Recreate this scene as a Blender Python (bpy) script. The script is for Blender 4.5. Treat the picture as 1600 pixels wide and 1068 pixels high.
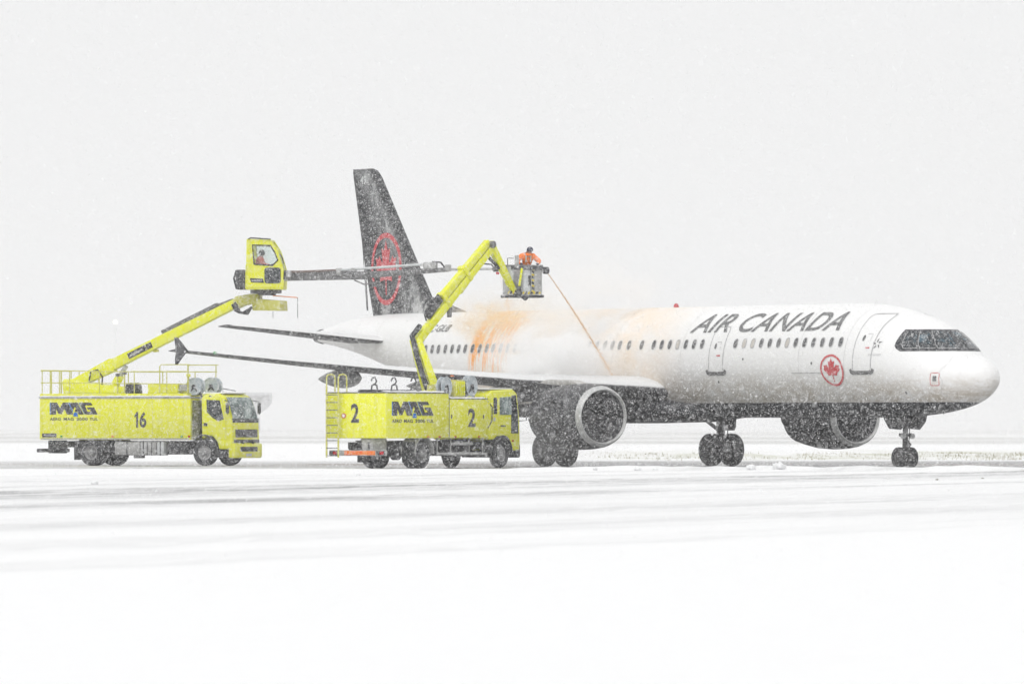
import bpy, bmesh, math, random
import numpy as np
from mathutils import Vector, Matrix

R = math.radians
random.seed(7)
rng = np.random.default_rng(11)
for o in list(bpy.data.objects):
    bpy.data.objects.remove(o)
scene = bpy.context.scene
COL = scene.collection

# ------------------------------------------------------------------ camera
CAM_H = 1.45
FPX = 12400.0          # focal length in pixels of a 1600 px wide frame
HOR = 668.0            # row of the horizon in that frame
cam_d = bpy.data.cameras.new('camera')
cam = bpy.data.objects.new('camera', cam_d)
COL.objects.link(cam)
cam.location = (0, 0, CAM_H)
cam.rotation_euler = (R(90), 0, 0)
cam_d.sensor_width = 36.0
cam_d.lens = FPX / 1600 * 36
cam_d.shift_y = (HOR - 534) / 1600
cam_d.clip_start = 1.0
cam_d.clip_end = 30000
cam_d.dof.use_dof = True
cam_d.dof.focus_distance = 288
cam_d.dof.aperture_fstop = 4.5
scene.camera = cam

# ------------------------------------------------------------------ overcast sky + veiled sun
SUN_EL, SUN_AZ = R(52), R(200)
world = bpy.data.worlds.new('World')
scene.world = world
world.use_nodes = True
wt = world.node_tree
wt.nodes.clear()
sky = wt.nodes.new('ShaderNodeTexSky')
sky.sky_type = 'NISHITA'
sky.sun_disc = False
sky.sun_elevation = SUN_EL
sky.sun_rotation = SUN_AZ
hsv = wt.nodes.new('ShaderNodeHueSaturation')
hsv.inputs['Saturation'].default_value = 0.15
cloud = wt.nodes.new('ShaderNodeVectorMath')
cloud.operation = 'SCALE'
cloud.inputs[0].default_value = (0.892, 0.894, 0.896)
cloud.inputs['Scale'].default_value = 10.0
wmix = wt.nodes.new('ShaderNodeMixRGB')
wmix.inputs['Fac'].default_value = 0.97
bg = wt.nodes.new('ShaderNodeBackground')
bg.inputs['Strength'].default_value = 0.1
wo = wt.nodes.new('ShaderNodeOutputWorld')
wt.links.new(sky.outputs[0], hsv.inputs['Color'])
wt.links.new(hsv.outputs[0], wmix.inputs[1])
wt.links.new(cloud.outputs[0], wmix.inputs[2])
wt.links.new(wmix.outputs[0], bg.inputs[0])
wt.links.new(bg.outputs[0], wo.inputs[0])

sun_d = bpy.data.lights.new('sun', 'SUN')
sun_d.energy = 1.15
sun_d.angle = R(50)
sun_d.color = (1.0, 0.985, 0.96)
sun = bpy.data.objects.new('sun', sun_d)
COL.objects.link(sun)
sdir = Vector((math.sin(SUN_AZ) * math.cos(SUN_EL), math.cos(SUN_AZ) * math.cos(SUN_EL), math.sin(SUN_EL)))
sun.rotation_euler = sdir.to_track_quat('Z', 'Y').to_euler()

vs = scene.view_settings
vs.view_transform = 'Standard'
vs.look = 'None'
vs.exposure = 0.0
vs.gamma = 1.0
vs.use_curve_mapping = False
scene.render.engine = 'CYCLES'
cy = scene.cycles
cy.max_bounces = 44
cy.diffuse_bounces = 2
cy.glossy_bounces = 2
cy.transmission_bounces = 6
cy.transparent_max_bounces = 16
cy.volume_bounces = 40
cy.adaptive_threshold = 0.02
cy.adaptive_min_samples = 12
cy.use_denoising = True
cy.denoiser = 'OPENIMAGEDENOISE'
cy.denoising_input_passes = 'RGB_ALBEDO_NORMAL'
cy.denoising_prefilter = 'ACCURATE'


def P(px, py, Y):
    """A point at distance Y that the photograph shows at (px, py)."""
    return Vector(((px - 800) / FPX * Y, Y, CAM_H + (HOR - py) / FPX * Y))


# ------------------------------------------------------------------ materials
MATS = {}


def nd(nt, t, **kw):
    n = nt.nodes.new(t)
    for k, v in kw.items():
        setattr(n, k, v)
    return n


def mat(name, col, rough=0.5, metal=0.0, vary=0.0, col2=None, nscale=3.0, bump=0.0, bscale=20.0, spec=0.5, lo=0.35, hi=0.65):
    """Principled paint with an even mottle (col -> col2) and a fine relief."""
    if name in MATS:
        return MATS[name]
    m = bpy.data.materials.new(name)
    m.use_nodes = True
    nt = m.node_tree
    b = nt.nodes['Principled BSDF']
    b.inputs['Base Color'].default_value = (*col, 1)
    b.inputs['Roughness'].default_value = rough
    b.inputs['Metallic'].default_value = metal
    b.inputs['Specular IOR Level'].default_value = spec
    tc = nd(nt, 'ShaderNodeTexCoord')
    if col2 is not None:
        n = nd(nt, 'ShaderNodeTexNoise')
        n.inputs['Scale'].default_value = nscale
        n.inputs['Detail'].default_value = 6
        n.inputs['Roughness'].default_value = 0.65
        nt.links.new(tc.outputs['Object'], n.inputs['Vector'])
        mr = nd(nt, 'ShaderNodeMapRange')
        mr.inputs[1].default_value = lo
        mr.inputs[2].default_value = hi
        nt.links.new(n.outputs[0], mr.inputs[0])
        mx = nd(nt, 'ShaderNodeMixRGB')
        mx.inputs[1].default_value = (*col, 1)
        mx.inputs[2].default_value = (*col2, 1)
        nt.links.new(mr.outputs[0], mx.inputs[0])
        nt.links.new(mx.outputs[0], b.inputs['Base Color'])
    if bump:
        n2 = nd(nt, 'ShaderNodeTexNoise')
        n2.inputs['Scale'].default_value = bscale
        n2.inputs['Detail'].default_value = 4
        nt.links.new(tc.outputs['Object'], n2.inputs['Vector'])
        bp = nd(nt, 'ShaderNodeBump')
        bp.inputs['Strength'].default_value = bump
        bp.inputs['Distance'].default_value = 0.02
        nt.links.new(n2.outputs[0], bp.inputs['Height'])
        nt.links.new(bp.outputs[0], b.inputs['Normal'])
    MATS[name] = m
    return m


YEL = mat('yellow_paint', (0.79, 0.81, 0.001), 0.4, col2=(0.78, 0.79, 0.07), nscale=7.0, lo=0.38, hi=0.72)
YEL2 = mat('yellow_boom_paint', (0.80, 0.83, 0.001), 0.4, col2=(0.68, 0.68, 0.06), nscale=6.0, lo=0.45, hi=0.75)
YELS = mat('yellow_dusted_paint', (0.50, 0.50, 0.01), 0.55, col2=(0.66, 0.64, 0.24), nscale=9.0)
BLACK = mat('black_rubber', (0.02, 0.021, 0.024), 0.7, col2=(0.05, 0.05, 0.055), nscale=6.0)
TYRE = mat('tyre_rubber', (0.022, 0.023, 0.026), 0.8, col2=(0.07, 0.07, 0.075), nscale=9.0, bump=0.3)
DARK = mat('dark_chassis', (0.025, 0.026, 0.03), 0.6, col2=(0.08, 0.08, 0.085), nscale=7.0)
DGREY = mat('dark_grey_metal', (0.09, 0.09, 0.095), 0.5, col2=(0.2, 0.2, 0.2), nscale=8.0)
GREYM = mat('grey_metal', (0.30, 0.30, 0.30), 0.45, col2=(0.46, 0.46, 0.45), nscale=6.0)
ALU = mat('aluminium', (0.52, 0.53, 0.53), 0.4, metal=0.3, col2=(0.42, 0.42, 0.42), nscale=5.0)
LGREY = mat('pale_grey_plastic', (0.62, 0.64, 0.64), 0.5, col2=(0.5, 0.52, 0.53), nscale=5.0)
RIMM = mat('wheel_rim', (0.22, 0.22, 0.225), 0.55, col2=(0.36, 0.36, 0.36), nscale=8.0)
REEL = mat('hose_reel_blue_grey', (0.36, 0.43, 0.48), 0.5, col2=(0.55, 0.58, 0.6), nscale=5.0)
INK = mat('black_lettering', (0.025, 0.026, 0.03), 0.5, col2=(0.06, 0.06, 0.065), nscale=30)
BLUE = mat('blue_lettering', (0.02, 0.16, 0.55), 0.5)
WHITEP = mat('white_lettering', (0.75, 0.75, 0.75), 0.5)
REDP = mat('red_emblem_paint', (0.55, 0.018, 0.03), 0.5, col2=(0.6, 0.09, 0.10), nscale=20)
REDF = mat('red_frosted_emblem_paint', (0.55, 0.03, 0.045), 0.6, col2=(0.66, 0.32, 0.33), nscale=6, lo=0.4, hi=0.8)
ORANGE = mat('orange_fabric', (0.95, 0.17, 0.008), 0.8, col2=(0.98, 0.28, 0.03), nscale=14, bump=0.3)
REDFAB = mat('red_fabric', (0.75, 0.06, 0.03), 0.8, col2=(0.85, 0.16, 0.09), nscale=14)
NAVY = mat('navy_fabric', (0.02, 0.025, 0.06), 0.8)
SKIN = mat('skin', (0.42, 0.22, 0.15), 0.6)
REFL = mat('reflective_tape', (0.55, 0.56, 0.5), 0.4)
ORGP = mat('orange_red_reflector', (0.85, 0.10, 0.01), 0.4, col2=(0.8, 0.3, 0.05), nscale=9)
REDL = mat('red_lamp_lens', (0.5, 0.01, 0.02), 0.25)
AMBER = mat('amber_lens', (0.8, 0.22, 0.02), 0.3)
GREENL = mat('green_marker', (0.02, 0.32, 0.06), 0.4)
PLANEDARK = mat('charcoal_aircraft_paint', (0.019, 0.022, 0.028), 0.45, col2=(0.05, 0.05, 0.055), nscale=2.0)
LIP = mat('bare_metal_inlet_lip', (0.48, 0.49, 0.49), 0.4, metal=0.3, col2=(0.62, 0.62, 0.62), nscale=5.0)
GEARM = mat('gear_strut_metal', (0.07, 0.07, 0.075), 0.5, col2=(0.14, 0.14, 0.14), nscale=9)
GLASSD = mat('dark_glass', (0.02, 0.024, 0.028), 0.12, col2=(0.06, 0.07, 0.075), nscale=4)
GLASSC = mat('cab_glass', (0.10, 0.14, 0.14), 0.12, col2=(0.42, 0.50, 0.49), nscale=1.6, lo=0.4, hi=0.6)
WINM = mat('cabin_window', (0.045, 0.047, 0.05), 0.25, col2=(0.13, 0.13, 0.13), nscale=3)
SHADE = mat('cabin_window_shade', (0.55, 0.52, 0.48), 0.5)
SEAM = mat('panel_seam', (0.44, 0.44, 0.445), 0.6)
HAZARD_Y = mat('hazard_yellow', (0.7, 0.55, 0.02), 0.5)
WOODY = mat('concrete_far', (0.56, 0.56, 0.57), 0.8, col2=(0.62, 0.62, 0.63), nscale=0.6)

# vertical streaks of road film and fluid on the yellow bodies
nt = YEL.node_tree
b_ = nt.nodes['Principled BSDF']
src = b_.inputs['Base Color'].links[0].from_socket
tcn = nt.nodes['Texture Coordinate']
mpn = nd(nt, 'ShaderNodeMapping')
mpn.inputs['Scale'].default_value = (5.5, 5.5, 0.55)
nt.links.new(tcn.outputs['Object'], mpn.inputs[0])
nzn = nd(nt, 'ShaderNodeTexNoise')
nzn.inputs['Scale'].default_value = 1.0
nzn.inputs['Detail'].default_value = 7
nzn.inputs['Roughness'].default_value = 0.7
nt.links.new(mpn.outputs[0], nzn.inputs['Vector'])
mrn = nd(nt, 'ShaderNodeMapRange')
mrn.inputs[1].default_value = 0.48; mrn.inputs[2].default_value = 0.80; mrn.inputs[4].default_value = 0.40
nt.links.new(nzn.outputs[0], mrn.inputs[0])
mxn = nd(nt, 'ShaderNodeMixRGB')
mxn.inputs[2].default_value = (0.40, 0.38, 0.05, 1)
nt.links.new(mrn.outputs[0], mxn.inputs[0])
nt.links.new(src, mxn.inputs[1])
nt.links.new(mxn.outputs[0], b_.inputs['Base Color'])

# clear cab glass
GLASS = bpy.data.materials.new('clear_glass')
GLASS.use_nodes = True
nt = GLASS.node_tree
nt.nodes.clear()
go = nd(nt, 'ShaderNodeOutputMaterial')
gm = nd(nt, 'ShaderNodeMixShader')
gm.inputs[0].default_value = 0.10
gt = nd(nt, 'ShaderNodeBsdfTransparent')
gt.inputs[0].default_value = (0.93, 0.96, 0.95, 1)
gg = nd(nt, 'ShaderNodeBsdfGlossy')
gg.inputs['Roughness'].default_value = 0.05
nt.links.new(gt.outputs[0], gm.inputs[1])
nt.links.new(gg.outputs[0], gm.inputs[2])
nt.links.new(gm.outputs[0], go.inputs[0])


# ------------------------------------------------------------------ mesh helpers
class MB:
    def __init__(s):
        s.v, s.f, s.m = [], [], []

    def add(s, vs_, fs_, mi=0):
        b = len(s.v)
        s.v += [tuple(p) for p in vs_]
        s.f += [tuple(i + b for i in f) for f in fs_]
        s.m += [mi] * len(fs_)
        return s

    def box(s, c, d, rot=None, mi=0):
        hx, hy, hz = d[0] / 2, d[1] / 2, d[2] / 2
        vs_ = [Vector((x, y, z)) for z in (-hz, hz) for y in (-hy, hy) for x in (-hx, hx)]
        if rot is not None:
            vs_ = [rot @ p for p in vs_]
        c = Vector(c)
        return s.add([p + c for p in vs_], [(0, 2, 3, 1), (4, 5, 7, 6), (0, 1, 5, 4), (2, 6, 7, 3), (0, 4, 6, 2), (1, 3, 7, 5)], mi)

    def bar(s, a, b, w, h, up=(0, 0, 1), w2=None, h2=None, mi=0):
        """Rectangular bar from a to b, w across, h along up, optionally tapered."""
        a, b = Vector(a), Vector(b)
        d = (b - a).normalized()
        side = d.cross(Vector(up)).normalized()
        u = side.cross(d).normalized()
        w2 = w if w2 is None else w2
        h2 = h if h2 is None else h2
        vs_ = []
        for p, ww, hh in ((a, w, h), (b, w2, h2)):
            for sx, sz in ((-1, -1), (1, -1), (1, 1), (-1, 1)):
                vs_.append(p + side * sx * ww / 2 + u * sz * hh / 2)
        return s.add(vs_, [(0, 3, 2, 1), (4, 5, 6, 7), (0, 1, 5, 4), (1, 2, 6, 5), (2, 3, 7, 6), (3, 0, 4, 7)], mi)

    def prism(s, poly, lo, hi, axis='y', mi=0):
        """poly in the plane across axis: axis y -> (x, z), x -> (y, z), z -> (x, y)."""
        n = len(poly)
        def pt(p, t):
            return {'y': (p[0], t, p[1]), 'x': (t, p[0], p[1]), 'z': (p[0], p[1], t)}[axis]
        vs_ = [pt(p, lo) for p in poly] + [pt(p, hi) for p in poly]
        fs_ = [tuple(range(n - 1, -1, -1)), tuple(range(n, 2 * n))]
        fs_ += [(i, (i + 1) % n, n + (i + 1) % n, n + i) for i in range(n)]
        return s.add(vs_, fs_, mi)

    def tube(s, pts, r, n=8, cap=True, r2=None, mi=0):
        pts = [Vector(p) for p in pts]
        k = len(pts)
        vs_, fs_ = [], []
        prev = None
        for i, p in enumerate(pts):
            d = (pts[min(i + 1, k - 1)] - pts[max(i - 1, 0)]).normalized()
            ref = prev if prev is not None else (Vector((0, 0, 1)) if abs(d.z) < 0.9 else Vector((1, 0, 0)))
            sd = d.cross(ref)
            if sd.length < 1e-5:
                sd = d.cross(Vector((0.3, 1, 0.2)))
            sd.normalize()
            u = sd.cross(d).normalized()
            prev = u
            rr = r if r2 is None else r + (r2 - r) * i / max(k - 1, 1)
            for j in range(n):
                t = 2 * math.pi * j / n
                vs_.append(p + sd * rr * math.cos(t) + u * rr * math.sin(t))
        for i in range(k - 1):
            for j in range(n):
                fs_.append((i * n + j, i * n + (j + 1) % n, (i + 1) * n + (j + 1) % n, (i + 1) * n + j))
        if cap:
            fs_.append(tuple(range(n - 1, -1, -1)))
            fs_.append(tuple(range((k - 1) * n, k * n)))
        return s.add(vs_, fs_, mi)

    def lathe(s, prof, o, axis='x', n=24, closed=False, mi=0):
        """prof: (t along axis, radius) pairs about an axis through o."""
        o = Vector(o)
        vs_, fs_ = [], []
        for t, r in prof:
            for j in range(n):
                a = 2 * math.pi * j / n
                c, q = r * math.cos(a), r * math.sin(a)
                vs_.append(o + Vector({'x': (t, c, q), 'y': (c, t, q), 'z': (c, q, t)}[axis]))
        k = len(prof)
        for i in range(k - 1 + (1 if closed else 0)):
            i2 = (i + 1) % k
            for j in range(n):
                fs_.append((i * n + j, i * n + (j + 1) % n, i2 * n + (j + 1) % n, i2 * n + j))
        return s.add(vs_, fs_, mi)

    def loft(s, rings, cap=True, mi=0):
        n = len(rings[0])
        vs_ = [p for r in rings for p in r]
        fs_ = []
        for i in range(len(rings) - 1):
            for j in range(n):
                fs_.append((i * n + j, i * n + (j + 1) % n, (i + 1) * n + (j + 1) % n, (i + 1) * n + j))
        if cap:
            fs_.append(tuple(range(n - 1, -1, -1)))
            fs_.append(tuple(range((len(rings) - 1) * n, len(rings) * n)))
        return s.add(vs_, fs_, mi)

    def build(s, name, m, parent=None, smooth=True, bevel=0.0, seg=2, ang=35):
        me = bpy.data.meshes.new(name)
        me.from_pydata(s.v, [], s.f)
        ms = m if isinstance(m, (list, tuple)) else [m]
        for q in ms:
            me.materials.append(q)
        if len(ms) > 1:
            me.polygons.foreach_set('material_index', s.m)
        bm = bmesh.new()
        bm.from_mesh(me)
        bmesh.ops.remove_doubles(bm, verts=bm.verts, dist=1e-5)
        bmesh.ops.recalc_face_normals(bm, faces=bm.faces)
        if bevel:
            es = [e for e in bm.edges if len(e.link_faces) == 2 and e.calc_face_angle(0) > R(30)]
            bmesh.ops.bevel(bm, geom=es, offset=bevel, segments=seg, profile=0.5, affect='EDGES', clamp_overlap=True)
        bm.to_mesh(me)
        bm.free()
        if smooth:
            me.polygons.foreach_set('use_smooth', [True] * len(me.polygons))
            me.set_sharp_from_angle(angle=R(ang))
        me.update()
        return link(name, me, parent)


def link(name, me, parent=None):
    o = bpy.data.objects.new(name, me)
    COL.objects.link(o)
    if parent is not None:
        o.parent = parent
    return o


def thing(name, label, cat, loc, rz=0.0, group=None):
    o = bpy.data.objects.new(name, None)
    COL.objects.link(o)
    o.location = loc
    o.rotation_euler = (0, 0, rz)
    o.empty_display_size = 0.3
    tag(o, label, cat, group)
    return o


def tag(o, label=None, cat=None, group=None, kind=None):
    if label: o['label'] = label
    if cat: o['category'] = cat
    if group: o['group'] = group
    if kind: o['kind'] = kind
    return o


def text_mesh(body, shear=0.0, offset=0.0, spacing=1.0, fine=None):
    """Flat outline of a word, fitted to 0..1 x 0..1; (verts, faces)."""
    cu = bpy.data.curves.new('tmp_text', 'FONT')
    cu.body = body
    cu.shear = shear
    cu.offset = offset
    cu.space_character = spacing
    cu.resolution_u = 5
    ob = bpy.data.objects.new('tmp_text', cu)
    COL.objects.link(ob)
    dg = bpy.context.evaluated_depsgraph_get()
    me = bpy.data.meshes.new_from_object(ob.evaluated_get(dg))
    bpy.data.objects.remove(ob)
    bpy.data.curves.remove(cu)
    bm = bmesh.new()
    bm.from_mesh(me)
    bpy.data.meshes.remove(me)
    bmesh.ops.triangulate(bm, faces=bm.faces)
    xs = [v.co.x for v in bm.verts]; ys = [v.co.y for v in bm.verts]
    x0, x1, y0, y1 = min(xs), max(xs), min(ys), max(ys)
    for v in bm.verts:
        v.co = ((v.co.x - x0) / (x1 - x0), (v.co.y - y0) / (y1 - y0), 0)
    if fine:
        for _ in range(6):
            es = [e for e in bm.edges if math.hypot((e.verts[0].co.x - e.verts[1].co.x) * fine[0],
                                                    (e.verts[0].co.y - e.verts[1].co.y) * fine[1]) > fine[2]]
            if not es:
                break
            bmesh.ops.subdivide_edges(bm, edges=es, cuts=1)
            bmesh.ops.triangulate(bm, faces=bm.faces)
    bm.verts.ensure_lookup_table()
    for i, v in enumerate(bm.verts):
        v.index = i
    V = [(v.co.x, v.co.y) for v in bm.verts]
    F = [tuple(v.index for v in f.verts) for f in bm.faces]
    bm.free()
    return V, F


def hermite(tab):
    xs = np.array([t[0] for t in tab], float)
    ys = np.array([t[1] for t in tab], float)
    d = np.diff(ys) / np.diff(xs)
    m = np.zeros_like(ys)
    m[0], m[-1] = d[0], d[-1]
    for i in range(1, len(xs) - 1):
        m[i] = 0 if d[i - 1] * d[i] <= 0 else 2 / (1 / d[i - 1] + 1 / d[i])
    def f(x):
        x = min(max(x, xs[0]), xs[-1])
        i = min(int(np.searchsorted(xs, x, side='right')) - 1, len(xs) - 2)
        h = xs[i + 1] - xs[i]
        t = (x - xs[i]) / h
        return ((2 * t**3 - 3 * t**2 + 1) * ys[i] + (t**3 - 2 * t**2 + t) * h * m[i]
                + (-2 * t**3 + 3 * t**2) * ys[i + 1] + (t**3 - t**2) * h * m[i + 1])
    return f


# ================================================================== GROUND
# tyre tracks run away from the camera, slightly to the right
TR = R(18.5)


def ground_h(x, y):
    """Low relief of the snow: ploughed ridge before the aircraft, ruts along the tracks."""
    u = x * math.cos(TR) - y * math.sin(TR)
    w = x * math.sin(TR) + y * math.cos(TR)
    h = 0.0
    if y < 282:
        fade = min(1, max(0, (278 - y) / 8))
        h += fade * (0.018 * math.sin(u * 2.1 + 0.4 * math.sin(w * 0.05)) + 0.012 * math.sin(u * 5.3 + 1.3 + 0.6 * math.sin(w * 0.09)))
    # ridge that hides the lowest edge of the tyres on the right
    yr = 271.5 + 0.6 * math.sin(x * 0.35) - 0.02 * x
    a = min(1.0, max(0.0, (x + 0.5) / 2.5))
    amp = (0.03 + 0.125 * a) * (0.86 + 0.14 * math.sin(x * 1.7 + 0.6 * math.sin(x * 0.6)))
    h += amp * math.exp(-((y - yr) / 1.5) ** 2)
    return h


def make_ground():
    xs = np.concatenate([np.arange(-62, 62.01, 0.5)])
    ys = np.concatenate([np.arange(30, 120, 1.0), np.arange(120, 260, 1.0), np.arange(260, 286, 0.4), np.arange(286, 340.1, 3.0)])
    nx, ny = len(xs), len(ys)
    V = []
    nz = rng.normal(0, 1, (ny, nx))
    for j, y in enumerate(ys):
        for i, x in enumerate(xs):
            edge = 0.0 if i in (0, nx - 1) or j in (0, ny - 1) else 1.0
            rough = 0.016 if 84 < y < 112 else 0.006 if y < 262 else (0.012 if y < 280 else 0.0)
            V.append((x, y, edge * (ground_h(x, y) + rough * nz[j, i])))
    F = [(j * nx + i, j * nx + i + 1, (j + 1) * nx + i + 1, (j + 1) * nx + i) for j in range(ny - 1) for i in range(nx - 1)]
    b = len(V)
    X0, X1, Y0, Y1 = xs[0], xs[-1], ys[0], ys[-1]
    G = 6000.0
    outer = [(-G, -G), (X0, -G), (X1, -G), (G, -G), (-G, Y0), (G, Y0), (-G, Y1), (G, Y1), (-G, G), (X0, G), (X1, G), (G, G)]
    V += [(x, y, 0) for x, y in outer]
    c00, c10, c01, c11 = 0, nx - 1, (ny - 1) * nx, ny * nx - 1
    o = lambda k: b + k
    bottom = list(range(0, nx)); top = [(ny - 1) * nx + i for i in range(nx)]
    left = [j * nx for j in range(ny)]; right = [j * nx + nx - 1 for j in range(ny)]
    F += [(o(0), o(1), c00, o(4)), tuple([o(1), o(2)] + bottom[::-1]), (o(2), o(3), o(5), c10),
          tuple([o(4)] + left + [o(6)]), tuple([o(5), o(7)] + right[::-1]),
          (o(6), c01, o(9), o(8)), tuple(top + [o(10), o(9)]), (c11, o(7), o(11), o(10))]
    me = bpy.data.meshes.new('snow_ground')
    me.from_pydata(V, [], F)
    me.polygons.foreach_set('use_smooth', [True] * len(me.polygons))
    m = bpy.data.materials.new('snow_and_slush')
    m.use_nodes = True
    nt = m.node_tree
    L = nt.links.new
    b_ = nt.nodes['Principled BSDF']
    geo = nd(nt, 'ShaderNodeNewGeometry')
    mp = nd(nt, 'ShaderNodeMapping', vector_type='POINT')
    mp.inputs['Rotation'].default_value = (0, 0, TR)
    L(geo.outputs['Position'], mp.inputs['Vector'])
    sep = nd(nt, 'ShaderNodeSeparateXYZ')
    L(geo.outputs['Position'], sep.inputs[0])

    def M(op, a, b2=None, c=None, clamp=False):
        n = nd(nt, 'ShaderNodeMath', operation=op)
        n.use_clamp = clamp
        for k, q in enumerate((a, b2, c)):
            if q is None: continue
            if isinstance(q, (int, float)): n.inputs[k].default_value = q
            else: L(q, n.inputs[k])
        return n.outputs[0]

    def noise(scale3, detail=5, rough=0.6, off=(0, 0, 0), src=None):
        mm = nd(nt, 'ShaderNodeMapping')
        mm.inputs['Scale'].default_value = scale3
        mm.inputs['Location'].default_value = off
        L(src if src is not None else mp.outputs[0], mm.inputs[0])
        n = nd(nt, 'ShaderNodeTexNoise')
        n.inputs['Scale'].default_value = 1.0
        n.inputs['Detail'].default_value = detail
        n.inputs['Roughness'].default_value = rough
        L(mm.outputs[0], n.inputs['Vector'])
        return n.outputs[0]

    def ramp(v, a, b2):
        n = nd(nt, 'ShaderNodeMapRange', interpolation_type='SMOOTHSTEP')
        n.inputs[1].default_value = a
        n.inputs[2].default_value = b2
        L(v, n.inputs[0])
        return n.outputs[0]

    def mix(f, a, b2):
        n = nd(nt, 'ShaderNodeMixRGB')
        for k, q in enumerate((f, a, b2)):
            if isinstance(q, (int, float)): n.inputs[k].default_value = q
            elif isinstance(q, tuple): n.inputs[k].default_value = (*q, 1)
            else: L(q, n.inputs[k])
        return n.outputs[0]

    Y = sep.outputs['Y']
    X = sep.outputs['X']
    streak = noise((0.75, 0.012, 1), 6, 0.62)
    fine = noise((3.2, 0.09, 1), 6, 0.7, (3, 1, 0))
    crumbs = noise((2.2, 1.1, 1), 6, 0.75, (9, 4, 0))
    patch = noise((0.06, 0.02, 1), 3, 0.5, (1, 8, 0))
    # how far vehicles have scraped the snow off: two lanes used by the trucks
    su = nd(nt, 'ShaderNodeSeparateXYZ')
    L(mp.outputs[0], su.inputs[0])
    wob = M('ADD', su.outputs['X'], M('MULTIPLY', M('SUBTRACT', noise((0.05, 0.02, 1), 2, 0.5, (5, 5, 0)), 0.5), 5.0))
    def band(c, hw_, soft):
        return M('MULTIPLY', ramp(wob, c - hw_ - soft, c - hw_), M('SUBTRACT', 1.0, ramp(wob, c + hw_, c + hw_ + soft)))
    lanes = M('ADD', band(-65.3, 2.0, 3.0), M('ADD', M('MULTIPLY', band(-54.3, 0.7, 2.0), 0.6), M('MULTIPLY', band(-60.0, 0.4, 1.2), 0.45)))
    lanes = M('ADD', lanes, M('MULTIPLY', band(-74, 0.6, 2.0), 0.35))
    lanes = M('ADD', lanes, M('ADD', M('MULTIPLY', band(-44, 1.2, 2.5), 0.30), M('MULTIPLY', band(-36.5, 0.8, 1.5), 0.24)))
    lanes = M('ADD', lanes, M('ADD', M('MULTIPLY', band(-31.5, 0.5, 1.2), 0.20), M('MULTIPLY', band(-79.5, 0.5, 2.5), 0.3)))
    lanes = M('MINIMUM', M('ADD', lanes, M('MULTIPLY', M('MULTIPLY', ramp(Y, 100, 150), M('SUBTRACT', 1.0, ramp(Y, 235, 262))), 0.16)), 1.0)
    s1 = M('MULTIPLY', ramp(streak, 0.30, 0.62), ramp(fine, 0.28, 0.62))
    t1 = M('MULTIPLY', M('MULTIPLY', s1, lanes), M('ADD', 0.55, M('MULTIPLY', ramp(patch, 0.35, 0.6), 0.45)))
    col = mix(t1, (0.89, 0.893, 0.90), (0.20, 0.20, 0.205))
    # small dark crumbs of slush
    cr = M('MULTIPLY', ramp(crumbs, 0.70, 0.80), M('MULTIPLY', ramp(Y, 80, 100), 0.16))
    col = mix(cr, col, (0.42, 0.40, 0.37))
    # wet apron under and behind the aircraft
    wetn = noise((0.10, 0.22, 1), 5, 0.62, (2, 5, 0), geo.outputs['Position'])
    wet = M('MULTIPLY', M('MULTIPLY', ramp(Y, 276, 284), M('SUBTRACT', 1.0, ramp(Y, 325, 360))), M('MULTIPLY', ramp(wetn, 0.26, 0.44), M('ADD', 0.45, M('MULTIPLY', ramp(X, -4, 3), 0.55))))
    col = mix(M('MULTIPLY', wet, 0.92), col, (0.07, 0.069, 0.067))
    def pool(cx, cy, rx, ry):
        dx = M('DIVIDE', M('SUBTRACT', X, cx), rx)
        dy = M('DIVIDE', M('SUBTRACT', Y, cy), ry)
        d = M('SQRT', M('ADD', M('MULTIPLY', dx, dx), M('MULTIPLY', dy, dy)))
        return ramp(M('ADD', d, M('MULTIPLY', M('SUBTRACT', dark_patch_noise, 0.5), 1.6)), 1.05, 0.75)
    dark_patch_noise = noise((0.9, 0.35, 1), 5, 0.65, (1, 2, 0), geo.outputs['Position'])
    for cx, cy, rx, ry in ((7.95, 301, 1.7, 6), (1.62, 298, 2.0, 6), (14.1, 286, 1.2, 4), (11.5, 306, 3.4, 6), (16.6, 316, 3.0, 9), (-2.4, 286, 2.2, 4), (-13.2, 304, 3.2, 4), (4.8, 308, 2.4, 7)):  # puddles round and behind the landing gear, plus a plain dark patch beneath each truck
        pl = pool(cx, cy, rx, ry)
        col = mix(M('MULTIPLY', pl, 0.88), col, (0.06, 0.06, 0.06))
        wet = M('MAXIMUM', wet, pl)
    brown = M('MULTIPLY', M('MULTIPLY', ramp(Y, 300, 308), M('SUBTRACT', 1.0, ramp(Y, 316, 324))), ramp(noise((0.07, 0.15, 1), 4, 0.6, (7, 1, 0), geo.outputs['Position']), 0.5, 0.6))
    col = mix(M('MULTIPLY', brown, 0.7), col, (0.20, 0.12, 0.07))
    # snow-dusted infield turf further out
    fieldn = noise((0.20, 0.010, 1), 6, 0.75, (4, 4, 0), geo.outputs['Position'])
    Yw = M('ADD', Y, M('MULTIPLY', M('SUBTRACT', noise((0.15, 0.004, 1), 4, 0.6, (3, 9, 0), geo.outputs['Position']), 0.5), 160.0))
    turf = M('MULTIPLY', M('MULTIPLY', ramp(Yw, 345, 395), M('SUBTRACT', 1.0, ramp(Yw, 430, 540))), M('MULTIPLY', ramp(fieldn, 0.38, 0.66), ramp(X, 2, 9)))
    col = mix(M('MULTIPLY', turf, 0.62), col, (0.36, 0.37, 0.18))
    far = M('MULTIPLY', ramp(Y, 650, 760), ramp(noise((0.004, 0.0040, 1), 6, 0.7, (1, 1, 0), geo.outputs['Position']), 0.34, 0.60))
    col = mix(M('MULTIPLY', far, 0.55), col, (0.36, 0.355, 0.33))
    L(col, b_.inputs['Base Color'])
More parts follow.
